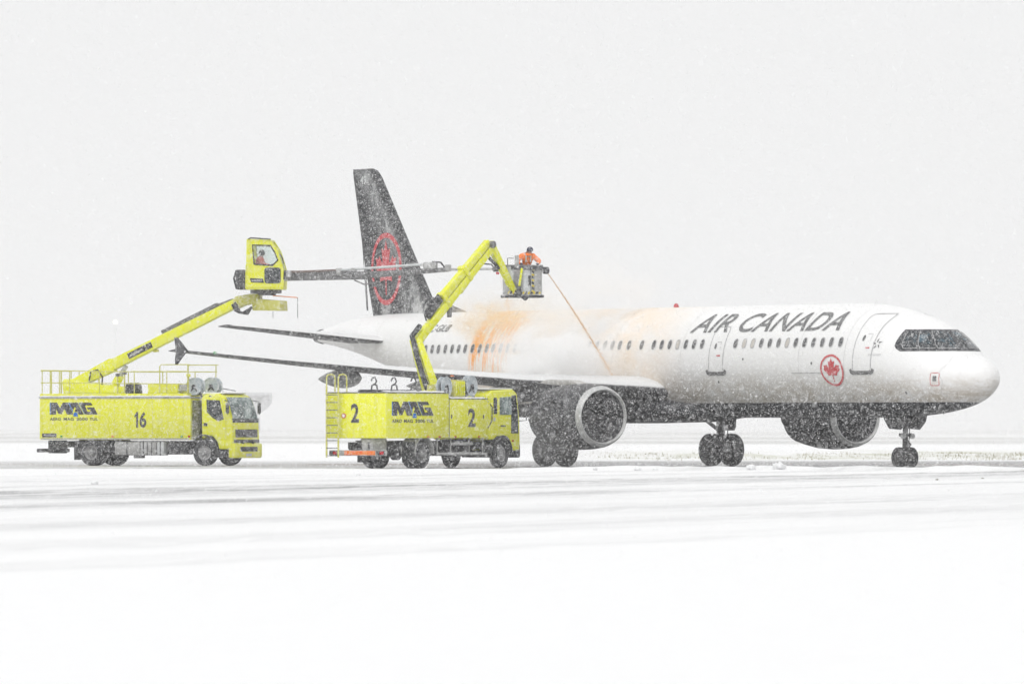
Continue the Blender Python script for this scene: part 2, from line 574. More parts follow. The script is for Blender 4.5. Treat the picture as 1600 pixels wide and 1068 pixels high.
    L(M('SUBTRACT', 0.85, M('MULTIPLY', wet, 0.6)), b_.inputs['Roughness'])
    b_.inputs['Specular IOR Level'].default_value = 0.3
    bp = nd(nt, 'ShaderNodeBump')
    bp.inputs['Strength'].default_value = 0.7
    bp.inputs['Distance'].default_value = 0.10
    L(M('ADD', M('MULTIPLY', crumbs, 0.5), fine), bp.inputs['Height'])
    L(bp.outputs[0], b_.inputs['Normal'])
    me.materials.append(m)
    g = link('snow_ground', me)
    tag(g, 'snow covered airport apron with tyre tracks and slush', None, kind='structure')
    return g


make_ground()

# grass poking through the snow behind the aircraft
def make_grass():
    V, F = [], []
    spots = []
    for _ in range(140):
        y = random.uniform(352, 455)
        px = random.choice([random.gauss(1500, 130), random.gauss(1000, 70), random.gauss(1250, 160), random.gauss(1560, 60)])
        if px < 930 or px > 1720: continue
        spots.append(((px - 800) / FPX * y, y))
    for x, y in spots:
        for _ in range(9):
            gx, gy = x + random.gauss(0, 0.35), y + random.gauss(0, 0.6)
            h = random.uniform(0.05, 0.17)
            lx, ly = random.gauss(0, 0.04), random.gauss(0, 0.04)
            b = len(V)
            V += [(gx - 0.012, gy, 0), (gx + 0.012, gy, 0), (gx + lx, gy + ly, h)]
            F.append((b, b + 1, b + 2))
    me = bpy.data.meshes.new('grass_tufts')
    me.from_pydata(V, [], F)
    me.materials.append(mat('dry_winter_grass', (0.28, 0.27, 0.16), 0.9, col2=(0.32, 0.27, 0.18), nscale=0.3))
    tag(link('grass_tufts', me), 'olive winter grass poking through the snow behind the aircraft', 'grass', kind='stuff')


make_grass()

# ================================================================== AIRCRAFT
YAW = R(56.5)
CY, SY = math.cos(YAW), math.sin(YAW)
NOSE = Vector((16.91, 280.8, 0))
jet = thing('passenger_jet', 'white twin engine passenger jet with black tail, being sprayed on snowy apron', 'aircraft', NOSE, -YAW)

TOPF = hermite([(0, 3.22), (0.04, 3.40), (0.15, 3.58), (0.4, 3.80), (0.9, 4.02), (1.5, 4.19), (2.1, 4.62), (2.65, 4.97), (3.4, 5.29), (4.5, 5.60), (6, 5.86), (7.5, 5.96), (38, 5.96), (41, 5.85), (44.4, 5.35)])
BOTF = hermite([(0, 3.22), (0.04, 3.04), (0.15, 2.86), (0.4, 2.66), (0.9, 2.40), (1.6, 2.18), (2.6, 2.0), (4, 1.88), (6, 1.82), (29, 1.82), (31, 1.95), (34, 2.6), (38, 3.6), (42, 4.5), (44.4, 4.85)])
HWF = hermite([(0, 0.001), (0.04, 0.22), (0.15, 0.44), (0.4, 0.74), (0.9, 1.09), (1.6, 1.40), (2.6, 1.68), (4, 1.88), (6, 1.96), (7, 1.975), (30, 1.975), (34, 1.8), (38, 1.35), (42, 0.75), (44.4, 0.28)])


def hw(a, z):
    t, b = TOPF(a), BOTF(a)
    zm = b + (t - b) * 0.48
    q = (z - zm) / ((t - zm) if z > zm else (zm - b) if zm > b else 1)
    q = min(1, max(-1, q))
    return HWF(a) * math.sqrt(max(0, 1 - q * q))


def skin_pt(a, z, off=0.0, side=1):
    """Local point on the fuselage skin, side 1 = starboard, pushed out by off."""
    e = 0.02
    y = hw(a, z)
    dya = (hw(a + e, z) - hw(a - e, z)) / (2 * e)
    dyz = (hw(a, z + e) - hw(a, z - e)) / (2 * e)
    n = Vector((dya, 1.0, -dyz)).normalized()      # in (x=-a, starboard, z)
    return Vector((-a + n.x * off, -side * (y + n.y * off), z + n.z * off))


def skin_at(px, py):
    """(a, z) of the starboard skin that the photograph shows at (px, py)."""
    a, z = 15.0, 4.0
    for _ in range(60):
        b = hw(a, z)
        Yw = NOSE.y + SY * a - CY * b
        z = CAM_H + (HOR - py) / FPX * Yw
        k = (px - 800) / FPX
        a2 = (NOSE.x - SY * b - k * (NOSE.y - CY * b)) / (CY + k * SY)
        a += 0.7 * (min(44, max(0.2, a2)) - a)
    return a, z


# fuselage skin
fm = bpy.data.materials.new('white_fuselage_paint')
fm.use_nodes = True
nt = fm.node_tree
L = nt.links.new
fb = nt.nodes['Principled BSDF']
tc = nd(nt, 'ShaderNodeTexCoord')
sp = nd(nt, 'ShaderNodeSeparateXYZ')
L(tc.outputs['Object'], sp.inputs[0])


def fnoise(scale3, detail=5, rough=0.6):
    mm = nd(nt, 'ShaderNodeMapping')
    mm.inputs['Scale'].default_value = scale3
    L(tc.outputs['Object'], mm.inputs[0])
    n = nd(nt, 'ShaderNodeTexNoise')
    n.inputs['Scale'].default_value = 1
    n.inputs['Detail'].default_value = detail
    n.inputs['Roughness'].default_value = rough
    L(mm.outputs[0], n.inputs['Vector'])
    return n.outputs[0]


def framp(v, a, b):
    n = nd(nt, 'ShaderNodeMapRange', interpolation_type='SMOOTHSTEP')
    n.inputs[1].default_value = a
    n.inputs[2].default_value = b
    L(v, n.inputs[0])
    return n.outputs[0]


def fmul(*vals):
    cur = vals[0]
    for v in vals[1:]:
        n = nd(nt, 'ShaderNodeMath', operation='MULTIPLY')
        for k, q in enumerate((cur, v)):
            if isinstance(q, (int, float)): n.inputs[k].default_value = q
            else: L(q, n.inputs[k])
        cur = n.outputs[0]
    return cur


def fmix(f, a, b):
    n = nd(nt, 'ShaderNodeMixRGB')
    for k, q in enumerate((f, a, b)):
        if isinstance(q, (int, float)): n.inputs[k].default_value = q
        elif isinstance(q, tuple): n.inputs[k].default_value = (*q, 1)
        else: L(q, n.inputs[k])
    return n.outputs[0]


FX, FZ = sp.outputs['X'], sp.outputs['Z']
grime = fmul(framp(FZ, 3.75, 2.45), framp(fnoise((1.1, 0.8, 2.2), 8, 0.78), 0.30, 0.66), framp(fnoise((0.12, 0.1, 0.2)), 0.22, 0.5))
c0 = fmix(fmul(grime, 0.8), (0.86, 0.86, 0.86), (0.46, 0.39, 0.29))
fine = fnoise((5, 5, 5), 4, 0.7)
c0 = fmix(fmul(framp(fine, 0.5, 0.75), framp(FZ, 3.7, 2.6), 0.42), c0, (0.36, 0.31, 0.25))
# thin film of orange de-icing fluid on the side facing the basket
film = fmul(framp(FX, -31.5, -29.0), framp(FX, -15.5, -20.0), framp(FZ, 2.4, 3.2), framp(fnoise((0.35, 0.3, 0.5)), 0.28, 0.60))
c0 = fmix(fmul(film, 0.55), c0, (0.88, 0.66, 0.42))
# splash where the fluid lands and separate runs of uneven length below it
splash = fmul(framp(FX, -31.6, -30.6), framp(FX, -26.6, -28.6), framp(FZ, 4.3, 5.0), framp(fnoise((0.9, 0.5, 1.4), 6, 0.65), 0.40, 0.62))
c0 = fmix(fmul(splash, 0.75), c0, (0.95, 0.46, 0.05))
rl = nd(nt, 'ShaderNodeMath', operation='MULTIPLY_ADD')
L(fnoise((3.1, 0.05, 0.02), 3, 0.6), rl.inputs[0]); rl.inputs[1].default_value = -4.2; rl.inputs[2].default_value = -1.75
rz_ = nd(nt, 'ShaderNodeMath', operation='ADD')
L(FZ, rz_.inputs[0]); L(rl.outputs[0], rz_.inputs[1])
runs = fmul(framp(FX, -30.9, -30.4), framp(FX, -27.6, -28.2), framp(rz_.outputs[0], -0.25, 0.25), framp(FZ, 5.7, 5.2), framp(fnoise((4.6, 0.6, 0.30), 5, 0.65), 0.46, 0.54))
c0 = fmix(fmul(runs, 0.9), c0, (0.96, 0.36, 0.004))
# charcoal underside
edge = framp(FZ, 2.375, 2.345)
c0 = fmix(edge, c0, (0.019, 0.022, 0.028))
L(c0, fb.inputs['Base Color'])
fb.inputs['Roughness'].default_value = 0.45
fb.inputs['Coat Weight'].default_value = 0.15

avals = [0.0, 0.02, 0.04, 0.08, 0.15, 0.25, 0.4, 0.6, 0.9, 1.2, 1.5, 1.7, 1.9, 2.1, 2.4, 2.65, 3.0, 3.4, 3.9, 4.5, 5.2, 6, 7, 8.5] + list(np.arange(10, 44.4, 1.0)) + [44.4]
NS = 96
rings = []
for a in avals:
    t, b = TOPF(a), BOTF(a)
    zm = b + (t - b) * 0.48
    ring = []
    for j in range(NS):
        th = 2 * math.pi * j / NS
        zz = zm + ((t - zm) if math.sin(th) >= 0 else (zm - b)) * math.sin(th)
        ring.append((-a, HWF(a) * math.cos(th), zz))
    rings.append(ring)
fus = MB().loft(rings).build('fuselage', fm, jet, ang=60)
# APU outlet ring
MB().lathe([(-44.35, 0.30), (-44.75, 0.24), (-44.75, 0.19), (-44.4, 0.17)], (0, 0, 5.1), 'x', 20).build('exhaust_ring', DGREY, jet)
# belly fairing under the wing box
rings = []
for a, zt, zb, w in [(15.6, 2.2, 1.9, 0.5), (16.6, 2.45, 1.76, 1.5), (18, 2.6, 1.66, 2.05), (21, 2.7, 1.62, 2.2), (24.5, 2.7, 1.62, 2.2), (27, 2.5, 1.70, 1.8), (29, 2.2, 1.86, 0.7)]:
    zc = (zt + zb) / 2
    rings.append([(-a, w * math.copysign(abs(math.cos(t)) ** 0.7, math.cos(t)), zc + (zt - zb) / 2 * math.copysign(abs(math.sin(t)) ** 0.8, math.sin(t)))
                  for t in [2 * math.pi * k / 40 for k in range(40)]])
MB().loft(rings).build('belly_fairing', PLANEDARK, jet, ang=50)


def skin_patch(poly_rows, off, side=1):
    """grid of (a, z) rows -> mesh on the skin."""
    mb = MB()
    n = len(poly_rows[0])
    vs_ = [skin_pt(a, z, off, side) for row in poly_rows for a, z in row]
    fs_ = [(i * n + j, i * n + j + 1, (i + 1) * n + j + 1, (i + 1) * n + j) for i in range(len(poly_rows) - 1) for j in range(n - 1)]
    return mb.add(vs_, fs_)


def skin_fan(pts, ctr, off, side=1, rings_=3):
    """filled closed outline (a, z) draped on the skin."""
    mb = MB()
    n = len(pts)
    vs_ = [skin_pt(ctr[0], ctr[1], off, side)]
    for k in range(1, rings_ + 1):
        f = k / rings_
        vs_ += [skin_pt(ctr[0] + (a - ctr[0]) * f, ctr[1] + (z - ctr[1]) * f, off, side) for a, z in pts]
    fs_ = [(0, 1 + j, 1 + (j + 1) % n) for j in range(n)]
    for k in range(rings_ - 1):
        for j in range(n):
            b0, b1 = 1 + k * n, 1 + (k + 1) * n
            fs_.append((b0 + j, b1 + j, b1 + (j + 1) % n, b0 + (j + 1) % n))
    return mb.add(vs_, fs_)


def skin_line(pts, w, off, side=1, closed=False):
    """a narrow strip along a polyline (a, z) on the skin."""
    mb = MB()
    n = len(pts)
    vs_ = []
    for i in range(n):
        p0 = pts[(i - 1) % n] if (closed or i > 0) else pts[i]
        p1 = pts[(i + 1) % n] if (closed or i < n - 1) else pts[i]
        dx, dz = p1[0] - p0[0], p1[1] - p0[1]
        l = math.hypot(dx, dz) or 1
        nx, nz = -dz / l * w / 2, dx / l * w / 2
        vs_ += [skin_pt(pts[i][0] + nx, pts[i][1] + nz, off, side), skin_pt(pts[i][0] - nx, pts[i][1] - nz, off, side)]
    fs_ = [(2 * i, 2 * i + 1, 2 * ((i + 1) % n) + 1, 2 * ((i + 1) % n)) for i in range(n if closed else n - 1)]
    return mb.add(vs_, fs_)


def rrect(a0, a1, z0, z1, r, k=5, step=0.15):
    pts = []
    for cx, cz, t0 in ((a1 - r, z1 - r, 0), (a0 + r, z1 - r, 90), (a0 + r, z0 + r, 180), (a1 - r, z0 + r, 270)):
        for i in range(k):
            t = R(t0 + 90 * i / (k - 1))
            pts.append((cx + r * math.cos(t), cz + r * math.sin(t)))
    out = []
    for i, p in enumerate(pts):
        q = pts[(i + 1) % len(pts)]
        m_ = max(1, int(math.hypot(q[0] - p[0], q[1] - p[1]) / step))
        out += [(p[0] + (q[0] - p[0]) * j / m_, p[1] + (q[1] - p[1]) * j / m_) for j in range(m_)]
    return out


# cabin windows, one by one
wpx = [1040 + v / 3.814 for v in (420, 471, 522, 572, 623, 675, 726, 777, 830, 882, 935, 988, 1044)]
wa = [(skin_at(p, 535)[0], 4.53) for p in wpx]
shaded = {1, 2, 6}
wp2 = [1098, 1085.4, 1072.5, 1060, 1047.5, 1035, 1022.7, 1004, 984, 970, 958.3, 946.7]
wa += [(skin_at(p, 535.5)[0], 4.53) for p in wp2]
a_last = wa[-1][0]
a_rear = [skin_at(620 + v / 3.957, 536)[0] for v in (830, 786, 740, 695, 652, 605, 567, 523, 479, 434, 393, 352, 310, 267, 228, 187)]
k = 1
while a_last + 0.533 * k < a_rear[0] - 0.4:
    wa.append((a_last + 0.533 * k, 4.53)); k += 1
wa += [(a, 4.50 if a < 30 else 4.49) for a in a_rear]
for side in (1, -1):
    for i, (a, z) in enumerate(wa):
        sh = i in shaded or i in (16, 31, 33)
        pts = [(a + 0.118 * math.copysign(abs(math.cos(t)) ** 0.75, math.cos(t)), z + 0.172 * math.copysign(abs(math.sin(t)) ** 0.75, math.sin(t))) for t in [2 * math.pi * q / 16 for q in range(16)]]
        w = skin_fan(pts, (a, z), 0.008, side, 2).build('window', SHADE if sh else WINM, jet)
        skin_line(pts, 0.03, 0.013, side, True).build('frame', SEAM, w)


def door(a0, a1, z0, z1, side=1, sill=True):
    d = skin_patch([[(a0 + (a1 - a0) * i / 4, z0 + (z1 - z0) * j / 14) for i in range(5)] for j in range(15)], 0.006, side).build('door', mat('door_white', (0.85, 0.85, 0.85), 0.45), jet)
    skin_line(rrect(a0, a1, z0, z1, 0.14), 0.035, 0.014, side, True).build('door_seal', SEAM, d)
    zc = z0 + (z1 - z0) * 0.58
    ac = a0 + (a1 - a0) * 0.62
    skin_fan([(ac + 0.07 * math.cos(t), zc + 0.11 * math.sin(t)) for t in [2 * math.pi * q / 12 for q in range(12)]], (ac, zc), 0.014, side, 1).build('door_window', WINM, d)
    skin_line([(a0 + 0.18, zc - 0.35), (a0 + 0.42, zc - 0.35)], 0.05, 0.014, side).build('red_marking', REDP, d)
    skin_line([(a0 + 0.25, zc - 0.1), (a0 + 0.25, zc + 0.15), (a0 + 0.5, zc + 0.15)], 0.02, 0.014, side).build('handle', SEAM, d)
    if sill:
        skin_line([(a0 - 0.14, z0 + 0.10), (a0 - 0.10, z0 + 0.0), (a0, z0 - 0.03), (a1, z0 - 0.03), (a1 + 0.10, z0 + 0.0), (a1 + 0.14, z0 + 0.10)], 0.14, 0.02, side).build('sill_plate', DGREY, d)


for sd in (1, -1):
    door(4.55, 5.58, 3.45, 5.53, sd)
    door(13.65, 14.55, 3.47, 5.15, sd)
    door(23.7, 24.5, 3.6, 5.1, sd, False)
    door(34.3, 35.0, 3.7, 5.4, sd, False)

# cockpit: black surround and its panes
ZB, ZT, AR = 4.17, 4.95, 3.5
def a_front(z):
    lo_, hi_ = 0.3, 4.5
    for _ in range(40):
        mid = (lo_ + hi_) / 2
        if TOPF(mid) < z: lo_ = mid
        else: hi_ = mid
    return hi_ + 0.002


def wrap_pt(z, t, off):
    """t = -1 (port rear edge) .. 0 (nose line) .. 1 (starboard rear edge) at height z."""
    a0 = a_front(z)
    rear = AR - 0.35 * max(0, (ZB + 0.25 - z) / 0.25) ** 2
    a = a0 + (rear - a0) * t * t
    return skin_pt(a, z, off, 1 if t >= 0 else -1)


NT, NZ = 48, 8
mb = MB()
rows = [[wrap_pt(ZB + (ZT - ZB) * i / NZ, -1 + 2 * j / NT, 0.010) for j in range(NT + 1)] for i in range(NZ + 1)]
mb.add([p for r in rows for p in r], [(i * (NT + 1) + j, i * (NT + 1) + j + 1, (i + 1) * (NT + 1) + j + 1, (i + 1) * (NT + 1) + j) for i in range(NZ) for j in range(NT)])
surround = mb.build('cockpit_surround', PLANEDARK, jet, ang=60)
PANE = mat('cockpit_glass', (0.022, 0.027, 0.032), 0.08, col2=(0.07, 0.12, 0.15), nscale=2.2, lo=0.52, hi=0.66)
for sd in (1, -1):
    for t0, t1 in ((0.03, 0.40), (0.44, 0.66), (0.70, 0.90)):
        mb = MB()
        rows = [[wrap_pt(ZB + 0.10 + (ZT - ZB - 0.18) * i / 5, sd * (t0 + (t1 - t0) * j / 8), 0.018) for j in range(9)] for i in range(6)]
        mb.add([p for r in rows for p in r], [(i * 9 + j, i * 9 + j + 1, (i + 1) * 9 + j + 1, (i + 1) * 9 + j) for i in range(5) for j in range(8)])
        pn = mb.build('cockpit_pane', PANE, jet, ang=60)
        mb2 = MB()
        ol = [wrap_pt(ZB + 0.10 + (ZT - ZB - 0.18) * i / 5, sd * t1, 0.022) for i in range(6)]
        mb2.tube(ol, 0.012, 5)
        ol = [wrap_pt(ZB + 0.10, sd * (t0 + (t1 - t0) * j / 8), 0.022) for j in range(9)]
        mb2.tube(ol, 0.012, 5)
        mb2.build('frame', SEAM, pn)
# wipers
for sd in (1, -1):
    MB().tube([wrap_pt(ZB + 0.05, sd * 0.12, 0.05), wrap_pt(ZB + 0.45, sd * 0.16, 0.05)], 0.015, 5).build('wiper', BLACK, jet)

# titles
def skin_text(body, a0, a1, z0, z1, m, name='lettering', shear=0.0, offset=0.0, off=0.016, sp=1.0, side=1, fine=0.16, slant=0.0):
    V, F = text_mesh(body, shear, offset, sp, ((abs(a1 - a0)), abs(z1 - z0), fine))
    mb = MB()
    mb.add([skin_pt((a0 + (a1 - a0) * u) , z0 + (z1 - z0) * v, off, side) for u, v in V], F)
    return mb.build(name, m, jet, smooth=False)


aL, aR = skin_at(1079, 517)[0], skin_at(1331, 489)[0]
zL, zH = 4.945, 5.63
skin_text('AIR CANADA', aL, aR, zL, zH, mat('grey_title_paint', (0.07, 0.072, 0.075), 0.5, col2=(0.22, 0.22, 0.22), nscale=9), shear=0.32, offset=0.012, sp=1.02)
aP0, aP1 = skin_at(682, 505)[0], skin_at(712, 503)[0]
skin_text('C-GIUB', aP0, aP1, 5.16, 5.44, mat('grey_title_paint', (0.1, 0.1, 0.1)), shear=0.3, offset=0.01)
LEAF = [(0, 1.0), (0.17, 0.62), (0.38, 0.73), (0.29, 0.22), (0.36, 0.20), (0.60, 0.46), (0.66, 0.33), (0.92, 0.38), (0.83, 0.13), (0.97, 0.04), (0.52, -0.33), (0.56, -0.47), (0.06, -0.40), (0.045, -0.95)]
LEAF = LEAF + [(-x, y) for x, y in LEAF[::-1] if x > 0]


def leaf_verts():
    """triangulated leaf outline in a unit box."""
    bm = bmesh.new()
    vs_ = [bm.verts.new((x, y, 0)) for x, y in LEAF]
    f = bm.faces.new(vs_)
    bmesh.ops.triangulate(bm, faces=[f])
    bm.verts.ensure_lookup_table()
    bm.verts.index_update()
    out = ([(v.co.x, v.co.y) for v in bm.verts], [tuple(v.index for v in q.verts) for q in bm.faces])
    bm.free()
    return out


LV, LF = leaf_verts()


def ring_pts(n=40):
    return [2 * math.pi * k / n for k in range(n)]


def emblem(fmap, parent, m, name='emblem'):
    """ring and maple leaf; fmap(u, v) -> point, u to the right, v up, radius 1."""
    mb = MB()
    n = 48
    vs_ = []
    for t in ring_pts(n):
        vs_ += [fmap(math.cos(t), math.sin(t)), fmap(0.86 * math.cos(t), 0.86 * math.sin(t))]
    fs_ = [(2 * i, 2 * i + 1, 2 * ((i + 1) % n) + 1, 2 * ((i + 1) % n)) for i in range(n)]
    mb.add(vs_, fs_)
    mb.add([fmap(x * 0.74, y * 0.78 + 0.02) for x, y in LV], LF)
    return mb.build(name, m, parent, smooth=False)


ea, ez = skin_at(1300, 578)
emblem(lambda u, v: skin_pt(ea - 0.70 * u + 0.06 * v, ez + 0.57 * v, 0.016), jet, REDP)
# five pointed alliance mark beside the front door
sa, sz = skin_at(1371, 537)
mb = MB()
for k in range(5):
    t = math.pi / 2 + 2 * math.pi * k / 5
    tip = (0.22 * math.cos(t), 0.22 * math.sin(t))
    bl = (0.10 * math.cos(t + 0.6), 0.10 * math.sin(t + 0.6))
    bi = (0.05 * math.cos(t), 0.05 * math.sin(t))
    mb.add([skin_pt(sa - 1.25 * p[0], sz + p[1], 0.014) for p in (tip, bl, bi)], [(0, 1, 2)])
mb.build('star_mark', DGREY, jet, smooth=False)
skin_text('STAR ALLIANCE', sa + 0.35, sa - 0.35, sz - 0.42, sz - 0.36, SEAM)
# static port plate with red border
pa, pz = skin_at(1460, 592)
skin_line(rrect(pa - 0.17, pa + 0.17, pz - 0.22, pz + 0.22, 0.05), 0.02, 0.014, 1, True).build('port_plate_border', REDP, jet)
skin_fan(rrect(pa - 0.075, pa + 0.075, pz - 0.07, pz + 0.11, 0.01), (pa, pz + 0.02), 0.014, 1, 1).build('port_plate', DGREY, jet)
# seams: radome and cargo door, fuselage joints
skin_line([(1.25 + 0.08 * math.sin(k), 2.55 + 0.11 * k) for k in range(14)], 0.014, 0.010).build('radome_seam', mat('faint_seam', (0.52, 0.52, 0.52)), jet)
for a in (6.1, 8.9, 16.4, 20.9, 26.9, 35.6, 38.4):
    skin_line([(a, BOTF(a) + 0.7 + (TOPF(a) - BOTF(a) - 0.9) * k / 24) for k in range(25)], 0.012, 0.008).build('skin_seam', mat('faint_seam', (0.52, 0.52, 0.52)), jet)
ca, cz = skin_at(1237, 582)
cb, _ = skin_at(1283, 582)
skin_line([(cb, 3.43), ((ca + cb) / 2, 3.43), (ca, 3.43)], 0.03, 0.012).build('cargo_door_edge', SEAM, jet)
for px, py in ((1161, 561), (1268, 567), (1416, 613), (1123, 596)):
    a, z = skin_at(px, py)
    skin_fan([(a + 0.05 * math.cos(t), z + 0.05 * math.sin(t)) for t in ring_pts(8)], (a, z), 0.014, 1, 1).build('vent_port', DGREY, jet)
# beacon and antennas on the spine
MB().lathe([(0, 0.10), (0.06, 0.10), (0.13, 0.07), (0.16, 0.0)], (-skin_at(1051, 480)[0], 0, 5.95), 'z', 12).build('beacon', REDL, jet)
for a in (6.6, 26):
    MB().prism([(-a, 5.88), (-a - 0.3, 5.88), (-a - 0.32, 6.06), (-a - 0.18, 6.07)], -0.010, 0.010).build('antenna', WHITEP, jet)
for a in (1.9, 2.3):
    MB().tube([(-a, -0.35, BOTF(a) + 0.05), (-a + 0.03, -0.35, BOTF(a) - 0.12)], 0.018, 6).build('drain_mast', DGREY, jet)


# ---- flying surfaces
def airfoil(n=14, tck=0.12):
    xs = [0.5 * (1 - math.cos(math.pi * i / n)) for i in range(n + 1)]
    yt = lambda x: 5 * tck * (0.2969 * math.sqrt(x) - 0.1260 * x - 0.3516 * x**2 + 0.2843 * x**3 - 0.1015 * x**4) + 0.0
    up = [(x, yt(x) + 0.02 * math.sin(math.pi * x)) for x in xs[::-1]]
    lo_ = [(x, -yt(x) * 0.8 + 0.02 * math.sin(math.pi * x)) for x in xs[1:-1]]
    return up + lo_


# wing skin: dark grey metal, wet snow lying on what faces the sky
wm = bpy.data.materials.new('snow_dusted_wing_skin')
wm.use_nodes = True
nt = wm.node_tree
L = nt.links.new
wb = nt.nodes['Principled BSDF']
tc = nd(nt, 'ShaderNodeTexCoord')
ge = nd(nt, 'ShaderNodeNewGeometry')
sp = nd(nt, 'ShaderNodeSeparateXYZ')
L(ge.outputs['Normal'], sp.inputs[0])
n1 = fnoise((1.2, 1.2, 1.2), 6, 0.7)
ad = nd(nt, 'ShaderNodeMath', operation='MULTIPLY_ADD')
L(n1, ad.inputs[0]); ad.inputs[1].default_value = 0.35
L(sp.outputs['Z'], ad.inputs[2])
cov = framp(ad.outputs[0], 0.34, 0.80)
base = fmix(framp(fnoise((0.6, 0.6, 0.6), 5), 0.35, 0.65), (0.045, 0.046, 0.05), (0.10, 0.10, 0.105))
L(fmix(cov, base, (0.74, 0.745, 0.75)), wb.inputs['Base Color'])
wb.inputs['Roughness'].default_value = 0.6


def surface(stations, side, name, parent, m, n=14):
    """stations: (b, a_le, chord, z, thickness ratio, twist)."""
    rings = []
    for b, ale, ch, z, tk, tw in stations:
        ring = []
        for x, y in airfoil(n, tk):
            xx, yy = x * ch, y * ch
            ring.append((-(ale + xx), -side * b, z + yy - tw * (x - 0.3) * ch))
        rings.append(ring)
    return MB().loft(rings).build(name, m, parent, ang=60)


for sd in (1, -1):
    wing = surface([(1.2, 17.3, 7.0, 2.72, 0.15, 0.03), (1.95, 17.75, 6.5, 2.80, 0.15, 0.03), (4.2, 19.1, 5.2, 3.00, 0.135, 0.02), (6.4, 20.45, 4.0, 3.18, 0.12, 0.015),
                    (10, 22.6, 3.15, 3.52, 0.11, 0.01), (14, 25.05, 2.2, 3.95, 0.105, 0.0), (16.7, 26.7, 1.55, 4.27, 0.10, 0.0), (16.95, 26.9, 1.3, 4.30, 0.09, 0.0)], sd, 'wing', jet, wm, 18)
    # wing tip fence
    yy = -sd * 16.97
    fence = [(-26.75, 4.30), (-27.15, 4.58), (-27.5, 4.80), (-27.68, 4.80), (-27.62, 4.55), (-27.55, 4.28), (-27.62, 4.0), (-27.62, 3.80), (-27.48, 3.80), (-27.1, 4.08)]
    MB().prism(fence, yy - 0.03, yy + 0.03).build('wing_tip_fence', PLANEDARK, wing, bevel=0.012)
    # position light
    MB().lathe([(-0.08, 0.02), (-0.05, 0.055), (0.03, 0.055), (0.06, 0.02)], (-26.3, -sd * 16.05, 4.22), 'x', 10).build('position_light', GREENL if sd == 1 else REDL, wing)
    # slat gap and flap track fairings
    for bb, a0, ln, rr, dz in ((5.0, 22.4, 3.6, 0.30, 0.42), (7.7, 23.2, 3.0, 0.20, 0.26), (10.9, 24.3, 3.0, 0.29, 0.32)):
        zc = np.interp(bb, [1.95, 6.4, 10, 14, 16.7], [2.80, 3.18, 3.52, 3.95, 4.27]) - dz
        rings = []
        for t in np.linspace(0, 1, 12):
            r_ = rr * max(0.03, math.sin(math.pi * t ** 0.75)) ** 0.7
            rings.append([(-(a0 + ln * t), -sd * bb + 0.75 * r_ * math.cos(q), zc - 0.02 * t + 1.25 * r_ * math.sin(q)) for q in ring_pts(16)])
        MB().loft(rings).build('flap_track_fairing', mat('fairing_grey', (0.12, 0.12, 0.125), 0.5, col2=(0.28, 0.28, 0.28), nscale=5), wing)
    surface([(0.6, 37.2, 3.9, 4.78, 0.10, 0), (1.25, 37.6, 3.5, 4.84, 0.10, 0), (6.1, 40.75, 1.6, 5.42, 0.09, 0), (6.25, 41.0, 1.2, 5.44, 0.07, 0)], sd, 'tailplane', jet, wm, 14)

# fin: charcoal, rime frozen on behind the leading edge
vm = bpy.data.materials.new('charcoal_fin_with_rime')
vm.use_nodes = True
nt = vm.node_tree
L = nt.links.new
vb = nt.nodes['Principled BSDF']
tc = nd(nt, 'ShaderNodeTexCoord')
sp = nd(nt, 'ShaderNodeSeparateXYZ')
L(tc.outputs['Object'], sp.inputs[0])
# distance behind the leading edge line a = 35.8 + 0.762 (z - 5.9)
q = nd(nt, 'ShaderNodeMath', operation='MULTIPLY_ADD')
L(sp.outputs['Z'], q.inputs[0]); q.inputs[1].default_value = -0.762; q.inputs[2].default_value = -35.8 + 0.762 * 5.9
dd = nd(nt, 'ShaderNodeMath', operation='MULTIPLY_ADD')
L(sp.outputs['X'], dd.inputs[0]); dd.inputs[1].default_value = -1.0; L(q.outputs[0], dd.inputs[2])
band = fmul(framp(dd.outputs[0], 0.30, 0.85), framp(dd.outputs[0], 2.1, 0.95))
nz = fnoise((1.3, 1.3, 0.8), 8, 0.75)
rime = fmul(band, framp(nz, 0.36, 0.62))
low = fmul(framp(sp.outputs['Z'], 6.75, 6.2), framp(nz, 0.46, 0.56))
spk = fmul(framp(fnoise((7, 7, 7), 6, 0.8), 0.50, 0.78), 0.55)
c = fmix(spk, (0.030, 0.031, 0.035), (0.40, 0.40, 0.41))
c = fmix(fmul(rime, 0.55), c, (0.72, 0.73, 0.74))
c = fmix(fmul(low, 0.4), c, (0.78, 0.78, 0.78))
L(c, vb.inputs['Base Color'])
vb.inputs['Roughness'].default_value = 0.6


def vsurface(stations, name, parent, m):
    rings = []
    for z, ale, ch, tk in stations:
        ring = []
        half = airfoil(14, tk)
        for x, y in half:
            yy = (y - 0.02 * math.sin(math.pi * x))
            if yy < 0: yy /= 0.8
            ring.append((-(ale + x * ch), yy * ch, z))
        rings.append(ring)
    return MB().loft(rings).build(name, m, parent, ang=60)


fin = vsurface([(5.5, 35.4, 5.1, 0.09), (5.95, 35.85, 4.78, 0.09), (8, 37.4, 3.85, 0.09), (11.35, 39.95, 2.1, 0.09), (11.62, 40.25, 1.85, 0.08), (11.72, 40.6, 1.5, 0.05)], 'tail_fin', jet, vm)
MB().prism([(-33.6, 5.9), (-36.2, 5.9), (-36.4, 6.6)], -0.07, 0.07).build('dorsal_fillet', vm, fin, bevel=0.03)


